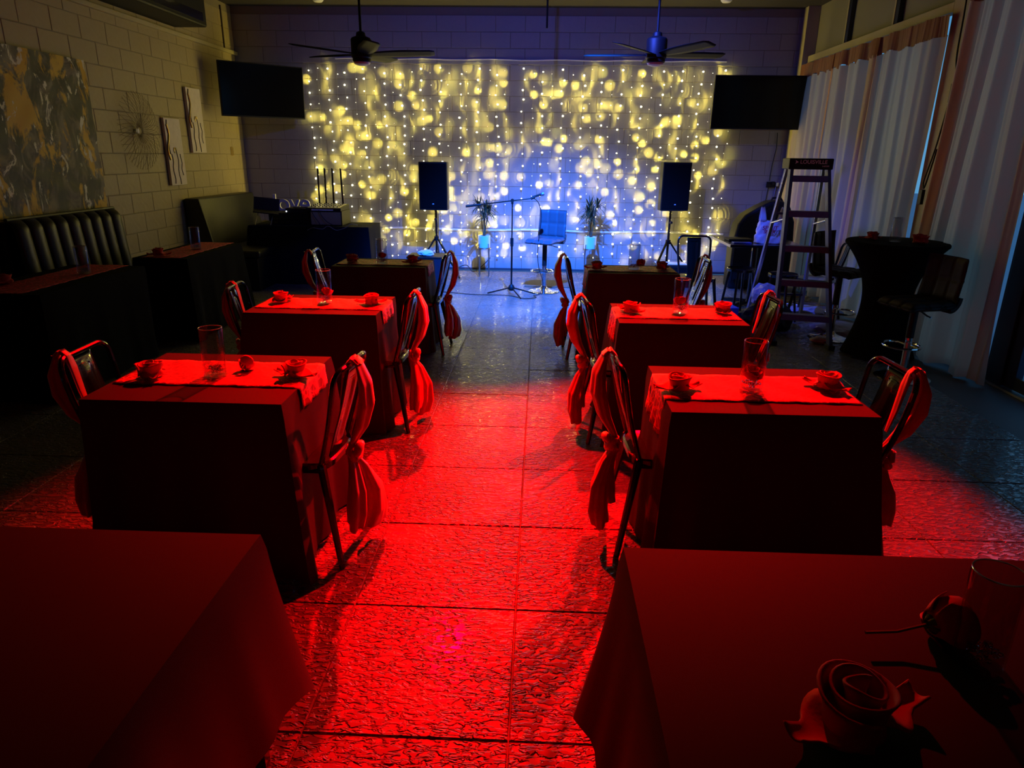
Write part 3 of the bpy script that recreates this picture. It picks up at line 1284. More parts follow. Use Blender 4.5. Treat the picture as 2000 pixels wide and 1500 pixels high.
def sash(x, y, rz, off, label, seed, tail=0.33, width=0.15):
    """red satin: looped over the top rail, drawn down the back to a knot, two tails hanging"""
    rr = random.Random(seed)
    cx = x + math.cos(rz) * .25
    cy = y + math.sin(rz) * .25
    t = thing('chair_sash', label, 'sash', (cx, cy, 0), rz, 'red satin chair sashes')

    def puff(path, A, B, name, ripple, twist=0.0):
        """soft gathered cloth: a closed, rippled cross-section swept along the path"""
        m = len(path) - 1

        def fn(u, v):
            f = v * m
            i = min(m - 1, int(f))
            q = f - i
            q = q * q * (3 - 2 * q) * .5 + q * .5
            p = [path[i][j] * (1 - q) + path[i + 1][j] * q for j in range(3)]
            a_ = A[i] * (1 - q) + A[i + 1] * q
            b_ = B[i] * (1 - q) + B[i + 1] * q
            an = u * 2 * PI
            rp = 1 + ripple * math.sin(an * 4 + seed + v * 2.5) + ripple * .6 * math.sin(an * 7 - seed + v * 4)
            ex, ey = math.cos(an) * b_ * rp, math.sin(an) * a_ * rp
            tw = twist * v
            return (p[0] + ex * math.cos(tw) - ey * math.sin(tw), p[1] + ex * math.sin(tw) + ey * math.cos(tw), p[2] + 0.006 * math.sin(an * 3 + seed) * (1 if v > .98 else 0))
        return MB().grid(fn, 28, 34).build(name, satin, t, smooth='all')
    kn = off * 0.3
    w = width
    # inner fall, over the rail, outer fall gathered towards the knot
    path = [(-.200, off, .60), (-.222, off, .70), (-.238, off, .80), (-.254, off, .852), (-.275, off, .872), (-.300, off, .850)]
    puff(path, [.012, w * .26, w * .30, w * .26, w * .22, w * .24], [.003, .004, .005, .010, .012, .010], 'inner_fall', .10)
    path = [(-.268, off, .876), (-.296, off, .845), (-.318, off, .77), (-.318, off * .8 + kn * .2, .68), (-.290, off * .5 + kn * .5, .58), (-.240, kn, .49), (-.215, kn, .455)]
    puff(path, [w * .20, w * .26, w * .40, w * .46, w * .38, w * .16, .012], [.004, .011, .024, .030, .026, .014, .010], 'outer_fall', .13, .25)
    # knot with two small loops
    kz = .455
    b = MB()
    for k in range(3):
        a0 = k * 2.1
        pts = [(-.222 - .040 * math.sin(s_ * PI / 6) * (0.7 + .3 * k), kn + (.045 * math.sin(s_ * PI / 3) if k % 2 else .035 * math.cos(s_ * PI / 3 + a0)), kz + .028 * math.sin(s_ * PI / 3 + a0)) for s_ in range(7)]
        b.tube(pts, [.008, .013, .017, .019, .016, .012, .008], 10)
    b.build('knot', satin, t, smooth='all')
    for k in (0, 1):
        side = (-1, 1)[k]
        tl = tail * (1, 0.84)[k]
        dx = (.06, .03)[k]
        path = [(-.222, kn, kz), (-.222 - dx * .8, kn + side * .02, kz - tl * .2), (-.225 - dx * 1.3, kn + side * .045, kz - tl * .5), (-.225 - dx * 1.25, kn + side * .06, kz - tl * .8), (-.225 - dx, kn + side * .065, kz - tl)]
        puff(path, [.012, w * .17, w * .34, w * .44, w * .46], [.010, .020, .034, .040, .032], 'tail', .16, side * .35)
    return t


CH = [
    # x, y, rz, where, sash offset (local y), seed
    (-0.755, 2.66, PI - 0.10, 'front left', 'right', 0.03, 1, .38),
    (-1.925, 2.73, 0.06, 'front left', 'left', -0.10, 2, .33),
    (0.340, 2.80, 0.05, 'front right', 'left', 0.04, 3, .36),
    (1.480, 2.76, PI + 0.05, 'front right', 'right', 0.10, 4, .33),
    (-0.760, 4.14, PI - 0.05, 'middle left', 'right', 0.06, 5, .40),
    (-1.920, 4.25, 0.10, 'middle left', 'left', 0.02, 6, .33),
    (0.285, 4.04, 0.12, 'middle right', 'left', 0.03, 7, .36),
    (1.430, 4.20, PI + 0.08, 'middle right', 'right', -0.10, 8, .33),
    (-0.780, 5.90, PI - 0.05, 'far left', 'right', 0.0, 9, .36),
    (-1.950, 5.97, 0.12, 'far left', 'left', -0.15, 10, .3),
    (0.235, 5.86, 0.06, 'far right', 'left', 0.0, 11, .36),
    (1.400, 5.86, PI + 0.05, 'far right', 'right', -0.09, 12, .3),
]
for x, y, rz, k, side, off, sd, tl in CH:
    place_chair(x, y, rz, 'black metal chair, %s end of table %s' % (side, WHERE[k]))
    sash(x, y, rz, off, 'red sash on chair, %s end of table %s' % (side, WHERE[k]), sd, tl, .15 if (side == 'right') == ('left' in k) else .085)

# plain metal chairs round the cluttered black table
place_chair(1.69, 7.66, -PI / 2, 'plain black metal chair turned to the aisle beside the cluttered black table', 'plain black metal chairs')
place_chair(3.18, 7.30, PI * 0.80, 'plain black metal chair behind the stepladder against the curtain', 'plain black metal chairs')


def metal_stool(x, y, rz, label):
    t = thing('metal_stool', label, 'stool', (x, y, 0), rz, 'low black metal stools')
    MB().lathe([(0.001, .512), (.13, .512), (.145, .518), (.152, .510), (.150, .482)], 20).build('seat', black_metal, t, smooth=True)
    for k in range(4):
        a = PI / 4 + k * PI / 2
        MB().tube([(.12 * math.cos(a), .12 * math.sin(a), .49), (.19 * math.cos(a), .19 * math.sin(a), 0)], [.016, .012], 8).build('leg', black_metal, t, smooth=True)
    return t


metal_stool(2.22, 7.62, 0.3, 'low black metal stool under the left edge of the cluttered table')
metal_stool(2.56, 7.28, 0.8, 'low black metal stool beside the rear leg of the stepladder')

# ------------------------------------------------------------------ cluttered black table
t = thing('cafe_table', 'square black cafe table holding the plastic bag beside the stepladder', 'table', (2.52, 8.2, 0))
MB().box(-.40, .42, -.43, .43, .715, .745).build('tabletop', black_paint, t, bevel=0.006)
MB().box(-.407, -.401, -.43, .43, .717, .743).build('lit_edge', steel, t)  # brass tone on this side alone paints the light catching the edge
MB().tube([(0, 0, .03), (0, 0, .715)], .035, 12).build('pedestal', black_metal, t, smooth=True)
for k in range(4):
    a = PI / 4 + k * PI / 2
    MB().bar((0, 0, .04), (.34 * math.cos(a), .34 * math.sin(a), .018), .05, .03).build('foot', black_metal, t)
# plastic carrier bag
t = thing('carrier_bag', 'white plastic carrier bag with red lettering on the cluttered table', 'bag', (2.60, 7.98, 0.745), -0.1)


def bagf(u, v):
    a = u * 2 * PI
    e = 2.6
    ca, sa = math.cos(a), math.sin(a)
    q = (abs(ca) ** e + abs(sa) ** e) ** (-1 / e)
    w = 0.142 + 0.018 * math.sin(v * PI) - 0.018 * v + (0.018 if v < 0.35 else 0)
    d = 0.085 * (1 - 0.35 * v)
    j = 0.006 * math.sin(a * 5 + v * 9) + 0.004 * math.sin(a * 9 - v * 14)
    return ((w + j) * q * ca, (d + j) * q * sa, 0.262 * v + 0.012 * v * math.cos(2 * a))


b = MB().grid(bagf, 44, 16)
b.build('bag_body', bag_m, t, smooth='all', solid=0.0015)
for sx in (-1, 1):
    def hf(u, v):
        a = v * PI
        y = math.cos(a) * 0.045 * (1 - 0.3 * math.sin(a))
        z = 0.24 + 0.155 * math.sin(a)
        w = 0.036 - 0.016 * math.sin(a)
        x = sx * (0.098 + 0.012 * math.sin(a)) + (u - .5) * 2 * w
        return (x, y, z + 0.004 * math.sin(u * 9))
    MB().grid(hf, 6, 16).build('handle', bag_m, t, smooth='all', solid=0.0015)
text('SPIRIT', 'printed_lettering', redtext_m, t, 0.062, (-0.03, -0.103, 0.175), (PI / 2, 0, 0), 0.001, 0.001, 0.1)
text('SPIRIT', 'printed_lettering', redtext_m, t, 0.050, (-0.03, -0.106, 0.135), (PI / 2, 0, 0), 0.001, 0.001, 0.1)
# tablet and dark folder
o = MB().box(-.10, .10, -.05, .05, 0, .012).build('tablet', blue_m, None, bevel=0.003)  # blue stage light falling on the tablet is put into its colour
o.location = (2.28, 7.93, .746)
tag(o, 'slim tablet coloured as lit blue, lying on the left of the cluttered table', 'tablet')
o = MB().box(-.14, .14, -.08, .08, 0, .022).build('folder', black_plastic, None, bevel=0.004)
o.location = (2.32, 8.22, .746)
o.rotation_euler = (0, 0, .1)
tag(o, 'flat black folder lying behind the tablet', 'folder')
# rounded black bag standing behind
t = thing('equipment_bag', 'large rounded black equipment bag standing behind the cluttered table', 'bag', (2.93, 9.35, 0))
out = [(-.40, 0), (-.40, .62), (-.36, .84), (-.28, .96), (-.12, 1.06), (.02, 1.13), (.16, 1.15), (.28, 1.08), (.36, .88), (.38, .62), (.38, 0)]
MB().prism(out, -.16, .14, 'y').build('shell', black_plastic, t, smooth=True, bevel=0.03)
MB().tube([(.06, -.02, 1.13), (.08, -.02, 1.17), (.18, -.02, 1.18), (.22, -.02, 1.12)], .014, 8).build('handle', black_plastic, t, smooth=True)
MB().tube([(-.375, -.165, .1), (-.375, -.165, .62), (-.26, -.165, .93), (.02, -.165, 1.08), (.15, -.165, 1.10), (.31, -.165, .86), (.345, -.165, .1)], .006, 6).build('zip_seam', black_plastic, t, smooth=True)

# clutter on the floor
rr = random.Random(31)


def crumple(name, label, cat, loc, s, m, seed, flat=0.5, group=None):
    rq = random.Random(seed)
    bm = bmesh.new()
    bmesh.ops.create_icosphere(bm, subdivisions=3, radius=1.0)
    ks = [(Vector((rq.uniform(-1, 1), rq.uniform(-1, 1), rq.uniform(-1, 1))).normalized(), rq.uniform(2, 5), rq.uniform(0, 6)) for _ in range(7)]
    for v in bm.verts:
        d = sum(abs(math.sin(k[0].dot(v.co) * k[1] + k[2])) for k in ks) / 7
        v.co = v.co * (0.55 + 0.75 * d)
        v.co.z = max(-0.6, v.co.z)
    me = bpy.data.meshes.new(name)
    zmin = min(v.co.z for v in bm.verts)
    for v in bm.verts:
        v.co = Vector((v.co.x * s[0], v.co.y * s[1], (v.co.z - zmin) * s[2]))
    bm.to_mesh(me)
    bm.free()
    me.materials.append(m)
    o = bpy.data.objects.new(name, me)
    C.objects.link(o)
    o.location = loc
    return tag(o, label, cat, group)


crumple('crumpled_wrapper', 'crumpled pale plastic wrapper on the black pile under the cluttered table', 'wrapper', (2.33, 7.05, 0.24), (.14, .12, .13), paper_m, 3)
crumple('black_sack', 'heap of black cloth on the floor below the pale wrapper', 'sack', (2.36, 7.05, 0.0), (.26, .22, .15), black_plastic, 5)
crumple('crumpled_paper', 'small crumpled pale paper on the floor left of the black heap', 'paper', (2.10, 6.62, 0.0), (.09, .08, .06), paper_m, 8)
o = MB().box(-.075, .075, -.09, .09, 0, .17).build('storage_box', blue_m, None, bevel=0.006)
o.location = (2.02, 7.22, 0)
o.rotation_euler = (0, 0, .15)
tag(o, 'small blue box on the floor behind the plain chair', 'box')


def cable(name, label, pts, r, m=black_plastic, group=None):
    # catmull-rom
    P_ = [Vector(p) for p in pts]
    out = []
    for i in range(len(P_) - 1):
        a = P_[max(0, i - 1)]
        b_ = P_[i]
        c = P_[i + 1]
        d = P_[min(len(P_) - 1, i + 2)]
        for k in range(6):
            q = k / 6
            out.append(0.5 * ((2 * b_) + (-a + c) * q + (2 * a - 5 * b_ + 4 * c - d) * q * q + (-a + 3 * b_ - 3 * c + d) * q ** 3))
    out.append(P_[-1])
    o = MB().tube(out, r, 6).build(name, m, None, smooth=True)
    return tag(o, label, 'cable', group)


coil = []
for i in range(46):
    a = i * 0.62
    q = .13 + .04 * math.sin(i * .9)
    coil.append((2.06 + q * math.cos(a) * 1.3, 6.86 + q * math.sin(a) * .8, .012 + .022 * (i % 9) / 4))
cable('coiled_cable', 'tangled black cable on the floor left of the black heap', coil, .006)
crumple('crumpled_sheeting', 'crumpled clear plastic sheeting on the floor between stepladder and cocktail table', 'plastic sheeting', (3.02, 6.85, 0), (.24, .20, .06), paper_m, 12)
crumple('crumpled_sheeting', 'smaller crumpled clear sheeting under the curtain behind the stepladder', 'plastic sheeting', (3.02, 7.75, 0), (.22, .16, .05), paper_m, 14)
crumple('crumpled_sheeting', 'scrap of clear sheeting on the floor at the foot of the cocktail table', 'plastic sheeting', (2.70, 6.42, 0), (.10, .07, .04), paper_m, 16)
ww = []
for i in range(30):
    ww.append((3.1 + .24 * math.sin(i * 1.9), 8.35 + .34 * math.cos(i * 1.25), .012 + .02 * (i % 3)))
cable('tangled_cord', 'tangled brass-coloured cord on the floor behind the stepladder', ww, .005, steel)

# ------------------------------------------------------------------ stepladder
t = thing('stepladder', 'blue fibreglass stepladder with a black top cap beside the curtain', 'ladder')
FT = [Vector((2.26, 6.60, 1.62)), Vector((2.57, 6.57, 1.62))]
FB = [Vector((2.21, 6.33, 0)), Vector((2.69, 6.20, 0))]
BT = [Vector((2.26, 6.70, 1.60)), Vector((2.57, 6.67, 1.60))]
BB = [Vector((2.30, 7.52, 0)), Vector((2.86, 7.46, 0))]
for i in (0, 1):
    MB().bar(FB[i], FT[i], .030, .075, (0, 1, 0)).build('front_rail', ladder_m, t, bevel=0.003)
for i in (0, 1):
    MB().bar(BB[i], BT[i], .020, .05, (0, 1, 0)).build('rear_rail', ladder_m, t, bevel=0.003)
    MB().bar(BB[i] + Vector((0, -.028, 0)), BT[i] + Vector((0, -.028, 0)), .028, .006, (0, 1, 0)).build('rail_edging', alu, t)
for k in range(5):
    f = (0.305 * (k + 1) - .02) / 1.62
    a = FB[0].lerp(FT[0], f)
    b_ = FB[1].lerp(FT[1], f)
    a.x += .012
    b_.x -= .012
    m_ = (a + b_) / 2
    b = MB()
    b.bar(a + Vector((0, .0, 0)), b_ + Vector((0, .0, 0)), .085, .012, (0, 0, 1))
    b.bar(a + Vector((0, -.042, -.022)), b_ + Vector((0, -.042, -.022)), .006, .052, (0, 0, 1))
    b.bar(a + Vector((0, .042, -.012)), b_ + Vector((0, .042, -.012)), .006, .03, (0, 0, 1))
    b.build('step', step_m, t)
for f in (.18, .72):
    MB().bar(BB[0].lerp(BT[0], f), BB[1].lerp(BT[1], f), .03, .02).build('rear_brace', step_m, t)
for i in (0, 1):
    q = FB[i].lerp(FT[i], .70)
    w_ = BB[i].lerp(BT[i], .66)
    MB().bar(q, w_, .022, .01).build('spreader', alu, t)
for i in (0, 1):
    q = FB[i]
    MB().box(q.x - .03, q.x + .03, q.y - .05, q.y + .05, 0, .04).build('foot', black_plastic, t, bevel=.004)
    q = BB[i]
    MB().box(q.x - .025, q.x + .025, q.y - .035, q.y + .035, 0, .035).build('foot', black_plastic, t, bevel=.004)
cp = MB().box(-.19, .19, -.13, .12, -.035, .06)
o = cp.build('top_cap', black_plastic, t, bevel=0.008)
o.location = (2.415, 6.64, 1.60)
o.rotation_euler = (0, 0, -.08)
tx = text('LOUISVILLE', 'cap_lettering', text_m, t, 0.046, (2.42, 6.500, 1.628), (PI / 2, 0, -.08), 0.001, 0.0005)
kid = MB().prism([(-.012, -.016), (.016, 0), (-.012, .016), (-.004, 0)], -.001, .001, 'y').build('cap_emblem', text_m, t)
kid.location = (2.273, 6.508, 1.628)
tx = text('LADDER', 'cap_lettering', text_m, t, 0.016, (2.525, 6.490, 1.594), (PI / 2, 0, -.08), 0.001, 0.0002)


# ------------------------------------------------------------------ cocktail table
t = thing('cocktail_table', 'round cocktail table in a black stretch cover beside the curtains', 'table', (3.03, 6.02, 0))
prof = []
for i in range(25):
    v = i / 24
    z = .015 + v * .955
    r = .13 + .17 * (1 - v) ** 2.2 * 1.0 + .26 * v ** 3.2
    prof.append((r, z))
n = 40
vs = []
for r, z in prof:
    v = (z - .015) / .955
    for k in range(n):
        a = 2 * PI * k / n
        pin = 1 - 0.16 * (1 - abs(math.cos(2 * (a + .4)))) * max(0, 1 - v * 1.3)
        vs.append((r * pin * math.cos(a), r * pin * math.sin(a), z))
fs = [(i * n + k, i * n + (k + 1) % n, (i + 1) * n + (k + 1) % n, (i + 1) * n + k) for i in range(24) for k in range(n)]
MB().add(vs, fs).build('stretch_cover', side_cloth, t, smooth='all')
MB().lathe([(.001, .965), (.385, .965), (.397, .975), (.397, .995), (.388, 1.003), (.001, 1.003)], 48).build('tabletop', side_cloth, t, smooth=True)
for k in range(4):
    a = PI / 4 + k * PI / 2 - .4
    MB().lathe([(.001, 0), (.022, 0), (.022, .02), (.001, .02)], 10, (.27 * math.cos(a), .27 * math.sin(a), 0)).build('foot', black_plastic, t, smooth=True)
place_vase(2.99, 5.98, 1.004, 'clear cylinder vase on the round cocktail table', 0.95)
place_rose(2.86, 6.10, 1.004, 1.0, 'red napkin rose left of the vase on the cocktail table', 1, 1.1)
place_rose(3.13, 5.86, 1.004, 2.0, 'red napkin rose right of the vase on the cocktail table', 2, 1.25)


# ------------------------------------------------------------------ bar stools
def bar_stool(x, y, rz, m, label, sh=0.62, w=0.40):
    """front looks along +X"""
    t = thing('bar_stool', label, 'stool', (x, y, 0), rz, 'padded bar stools')
    MB().lathe([(.001, 0), (.20, 0), (.205, .006), (.19, .014), (.12, .026), (.05, .045), (.032, .07), (.001, .07)], 40).build('base', chrome, t, smooth=True)
    MB().lathe([(.028, .05), (.028, .34), (.022, .342), (.022, .40)], 20).build('column', chrome, t, smooth=True)
    MB().lathe([(.030, .33), (.030, sh - .05), (.045, sh - .045), (.05, sh - .03)], 20).build('gas_sleeve', black_plastic, t, smooth=True)
    ring = [(0.06 + .13 * math.cos(2 * PI * k / 24), .14 * math.sin(2 * PI * k / 24), .27) for k in range(24)]
    MB().tube(ring, .010, 8, closed=True).tube([(0, 0, .27), (.0, .11, .27)], .009, 8).tube([(0, 0, .27), (0, -.11, .27)], .009, 8).build('footrest', chrome, t, smooth=True)
    MB().tube([(0, .04, sh - .04), (.03, .16, sh - .06), (.03, .20, sh - .065)], .006, 6).build('lever', chrome, t, smooth=True)

    # seat cushion, tufted 3x3
    def cushion(nu, nv, fn, name):
        b = MB()
        vs = []
        N = nu
        for side in (1, -1):
            for j in range(nv + 1):
                for i in range(N + 1):
                    vs.append(fn(i / N, j / nv, side))
        k = (N + 1) * (nv + 1)
        fs = []
        for s_ in (0, 1):
            for j in range(nv):
                for i in range(N):
                    q = s_ * k + j * (N + 1) + i
                    fs.append((q, q + 1, q + N + 2, q + N + 1))
        for i in range(N):
            fs.append((i, i + 1, k + i + 1, k + i))
            q = nv * (N + 1) + i
            fs.append((q, q + 1, k + q + 1, k + q))
        for j in range(nv):
            q = j * (N + 1)
            fs.append((q, q + N + 1, k + q + N + 1, k + q))
            q = j * (N + 1) + N
            fs.append((q, q + N + 1, k + q + N + 1, k + q))
        b.add(vs, fs)
        return b.build(name, m, t, smooth='all')

    def tuft(u, v, nu, nv, d=0.012):
        def g_(q, n_):
            q = (q * n_) % 1.0
            return min(1, min(q, 1 - q) * 7)
        return -d * (1 - min(g_(u, nu) if 0.03 < u < .97 else 1, g_(v, nv) if 0.03 < v < .97 else 1))

    def edge(u, v):
        e = min(u, 1 - u, v, 1 - v) * 2
        return min(1, e * 6) ** 0.5

    def seat(u, v, s_):
        x = (u - .5) * .40
        y = (v - .5) * w
        # rounded outline
        q = .94 + .06 * (1 - abs(2 * u - 1) ** 4)
        y *= q
        th = .032 * edge(u, v)
        top = th + (tuft(u, v, 3, 3) if s_ > 0 else 0) * 1
        z = sh + .005 + (top if s_ > 0 else -th)
        z += .03 * max(0, (.25 - u)) * 4 * .4 - .02 * max(0, u - .85) * 5
        return (x, y, z)

    def back(u, v, s_):
        y = (u - .5) * w * .98 * (1 - .03 * v)
        z0 = sh + .03
        z = z0 + v * .335
        x = -.20 - .035 * math.sin(v * PI * .5) + .03 * (abs(2 * u - 1) ** 2.5)
        th = .022 * edge(u, v)
        off = th + (tuft(u, v, 3, 2, .010) if s_ > 0 else 0)
        return (x + (off if s_ > 0 else -th), y, z)
    cushion(30, 30, seat, 'seat')
    cushion(30, 20, back, 'backrest')

    def joint(u, v):
        a = PI / 2 * v
        return (-.14 - .075 * math.sin(a), (u - .5) * w * .95, sh - .028 + .10 * (1 - math.cos(a)))
    MB().grid(joint, 2, 10).build('seat_bracket', m, t, smooth='all', solid=0.03)
    return t


bar_stool(0.075, 8.76, 3.9, leather, 'padded bar stool lit blue on the stage behind the microphone', 0.64)
st = bpy.data.objects['bar_stool']
st.rotation_euler = (0, 0, math.radians(-118))
bar_stool(2.93, 5.36, PI + 0.25, dleather, 'dark padded bar stool nearest the glass door, at the cocktail table', 0.60, .40)
bar_stool(2.86, 6.62, -0.9, dleather, 'dark padded bar stool behind the cocktail table, mostly hidden', 0.64, .38)

# ------------------------------------------------------------------ microphone stand
t = thing('microphone_stand', 'boom microphone stand in the middle of the stage', 'microphone stand', (-.33, 8.47, 0))
MB().lathe([(.001, .055), (.03, .058), (.042, .075), (.042, .095), (.03, .12), (.014, .135)], 20).build('hub', black_plastic, t, smooth=True)
for a in (math.radians(175), math.radians(10), math.radians(-65)):
    MB().tube([(.02 * math.cos(a), .02 * math.sin(a), .09), (.30 * math.cos(a), .30 * math.sin(a), .012)], .009, 8).build('leg', black_metal, t, smooth=True)
MB().tube([(0, 0, .1), (0, 0, .66)], .012, 10).build('lower_tube', black_metal, t, smooth=True)
MB().tube([(0, 0, .60), (0, 0, .70)], .020, 10).build('clutch', black_plastic, t, smooth=True)
MB().tube([(0, 0, .68), (0, 0, 1.13)], .008, 10).build('upper_tube', black_metal, t, smooth=True)
MB().tube([(0, -.02, 1.14), (0, .03, 1.14)], .022, 10).tube([(0, 0, 1.10), (0, 0, 1.15)], .014, 8).build('boom_joint', black_plastic, t, smooth=True)
MB().tube([(-.56, 0, 1.065), (.24, 0, 1.17)], .0075, 8).build('boom', black_metal, t, smooth=True)
MB().tube([(-.56, 0, 1.065), (-.38, 0, 1.088)], .014, 8).build('counterweight', black_plastic, t, smooth=True)
MB().tube([(.22, 0, 1.165), (.27, 0, 1.185)], .015, 8).build('clip', black_plastic, t, smooth=True)
o = MB().tube([(0, 0, 0), (.10, 0, .030)], [.010, .015], 12).build('microphone', black_plastic, None, smooth=True)
mic = thing('stage_microphone', 'vocal microphone clipped on the end of the boom', 'microphone', (-.09, 8.47, 1.185))
o.name = 'handle'
o.parent = mic
kid = MB().lathe([(.001, -.026), (.018, -.02), (.024, -.004), (.024, .004), (.020, .018), (.001, .027)], 16).build('grille_head', mat('mic_grille', (.3, .3, .32), .35, .8), mic, smooth=True)
kid.location = (.118, 0, .036)
kid.rotation_euler = (0, math.radians(73), 0)
cable('microphone_cable', 'thin dark cable hanging from the microphone down to the stage floor',
      [(-.10, 8.48, 1.18), (-.02, 8.50, 1.12), (.02, 8.55, .95), (-.01, 8.6, .6), (0, 8.6, .35), (.06, 8.55, .15), (.03, 8.5, .02), (-.05, 8.42, .008), (-.02, 8.30, .008), (-.15, 8.22, .008), (-.25, 8.30, .008), (-.40, 8.40, .008), (-.8, 8.42, .008), (-1.2, 8.55, .008), (-1.6, 8.7, .008)], .0045)


# ------------------------------------------------------------------ loudspeakers on tripods
def speaker(x, y, z, rz, label):
    t = thing('loudspeaker', label, 'loudspeaker', (x, y, z), rz, 'black loudspeakers on tripods')
    MB().prism([(-.195, -.15), (.195, -.15), (.19, 0), (.13, .16), (-.13, .16), (-.19, 0)], 0, .63, 'z').build('cabinet', black_plastic, t, bevel=0.012)
    MB().prism([(-.180, -.158), (.180, -.158), (.188, -.148), (-.188, -.148)], .025, .605, 'z').build('grille', grille, t, bevel=0.003)
    kid = MB().prism([(-.012, -.006), (.012, -.006), (.009, .006), (-.009, .006)], -.162, -.157, 'y').build('badge', text_m, t)
    kid.location = (0.0, 0, .085)
    MB().tube([(0, .02, -.012), (0, .02, .01)], .03, 12).build('pole_socket', black_plastic, t, smooth=True)
    return t


def tripod(x, y, h, rz, label):
    t = thing('speaker_tripod', label, 'speaker stand', (x, y, 0), rz, 'black speaker tripods')
    MB().tube([(0, 0, .14), (0, 0, h)], .018, 10).build('pole', black_metal, t, smooth=True)
    MB().lathe([(.018, .50), (.035, .505), (.035, .56), (.018, .565)], 12).build('collar', black_plastic, t, smooth=True)
    MB().tube([(0, -.03, .80), (0, -.06, .80)], .018, 8).build('knob', black_plastic, t, smooth=True)
    for k in range(3):
        a = PI / 2 + k * 2 * PI / 3
        c, s = math.cos(a), math.sin(a)
        MB().bar((.03 * c, .03 * s, .53), (.40 * c, .40 * s, .012), .022, .022).build('leg', black_metal, t)
        MB().bar((.015 * c, .015 * s, .16), (.26 * c, .26 * s, .21), .012, .012).build('brace', black_metal, t)
    return t


tripod(-1.44, 9.75, .935, 0, 'black tripod stand under the loudspeaker left of the stage')
speaker(-1.44, 9.72, .93, -.05, 'black loudspeaker on the tripod left of the stage')
tripod(1.80, 9.80, .97, 0.3, 'black tripod stand under the loudspeaker right of the stage')
sp_r = speaker(1.80, 9.78, .965, .12, 'black loudspeaker on the tripod right of the stage')

# subwoofer / black box with tissue at left, monitor box at right
t = thing('black_cabinet', 'black box with a white tissue packet on it below the left loudspeaker', 'cabinet', (-1.44, 8.85, 0))
MB().box(-.22, .22, -.2, .2, .01, .42).build('carcass', mat('dark_box', (.012, .014, .03), .5), t, bevel=0.006)
MB().box(-.226, .226, -.206, .206, .405, .425).build('lid', black_plastic, t, bevel=0.004)
crumple('tissue_packet', 'crumpled white tissue on top of the black box left of the stage', 'tissue', (-1.44, 8.80, .425), (.10, .09, .045), white_m, 17)
t = thing('floor_monitor', 'low black floor monitor at the foot of the right tripod', 'loudspeaker', (1.78, 9.36, 0))
MB().prism([(-.17, 0), (.17, 0), (.17, .20), (.05, .30), (-.17, .30)], -.24, .24, 'x').build('cabinet', black_plastic, t, bevel=0.008)
MB().box(-.22, .22, -.176, -.170, .03, .27).build('grille', grille, t)
MB().box(-.20, .20, -.12, .12, .300, .306).build('top_sheet', white_m, t)


# ------------------------------------------------------------------ potted plants
def plant(x, y, label, seed, flip=1):
    rr = random.Random(seed)
    t = thing('potted_dracaena', label, 'plant', (x, y, 0), 0, 'dracaenas in white pots beside the stage')
    MB().lathe([(.001, .405), (.078, .405), (.085, .412), (.088, .575), (.080, .577), (.078, .56), (.001, .56)], 32).build('pot', pot_m, t, smooth=True)
    MB().lathe([(.001, .556), (.077, .561), (.001, .563)], 20).build('soil', mat('soil', (.03, .02, .015), .9), t)
    for k in range(4):
        a = PI / 4 + k * PI / 2
        c, s = math.cos(a), math.sin(a)
        MB().bar((.094 * c, .094 * s, .47), (.094 * c, .094 * s, 0), .010).build('stand_leg', steel, t)
    ring = [(.094 * math.cos(2 * PI * k / 24), .094 * math.sin(2 * PI * k / 24), .40) for k in range(24)]
    MB().tube(ring, .005, 6, closed=True).build('stand_ring', steel, t, smooth=True)
    MB().bar((-.066, -.066, .40), (.066, .066, .40), .01).bar((-.066, .066, .40), (.066, -.066, .40), .01).build('stand_cross', steel, t)
    heads = [(-.075 * flip, .0, 1.03), (.055 * flip, .01, .93), (.0, -.03, .88), (.02 * flip, .05, 1.0)]
    for hx, hy, hz in heads:
        st_ = MB().tube([(hx * .12, hy * .12, .56), (hx * .5, hy * .5, .56 + (hz - .56) * .5), (hx, hy, hz)], [.008, .007, .005], 6).build('stem', stem_m, t, smooth=True)
        b = MB()
        for k in range(40):
            az = rr.uniform(0, 2 * PI)
            el = rr.uniform(-.1, 1.35)
            L = rr.uniform(.15, .23)
            c, s = math.cos(az), math.sin(az)
            base = Vector((hx, hy, hz - rr.uniform(0, .10)))
            pts = []
            wv = Vector((-s, c, 0))
            for i in range(6):
                f = i / 5
                rad = L * f * math.cos(el) + .01
                z = L * f * math.sin(el) - .13 * f * f * math.cos(el) * .9
                w = .0085 * math.sin(PI * min(1, f * .85 + .15)) + .0006
                p = base + Vector((c * rad, s * rad, z))
                pts.append(p - wv * w)
                pts.append(p + wv * w)
            b.add(pts, [(2 * i, 2 * i + 1, 2 * i + 3, 2 * i + 2) for i in range(5)])
        o = b.build('foliage', green, st_, fix=False)
        o['kind'] = 'stuff'
    return t


plant(-.775, 9.82, 'dracaena in a white pot on a thin stand left of the microphone', 41, 1)
plant(.725, 9.90, 'dracaena in a white pot on a thin stand right of the bar stool', 42, -1)
cable('floor_cable', 'dark cable lying against the back wall between the left tripod and plant', [(-1.25, 10.0, .01), (-1.15, 10.1, .09), (-1.05, 10.15, .10), (-.98, 10.15, .015), (-.9, 10.2, .04), (-.8, 10.25, .12), (-.72, 10.3, .2)], .006)
o = MB().box(-.30, .30, -.26, .26, 0, .008).build('stool_shadow', mat('shadow_tone', (.10, .09, .07), .8, bump=.5, bscale=60, var=.3), None)  # dark sheet standing in for the bar stool's shadow on the floor
o.location = (.12, 9.30, .001)
tag(o, 'flat dark sheet painted as the bar stool shadow on the stage floor', 'painted shadow')


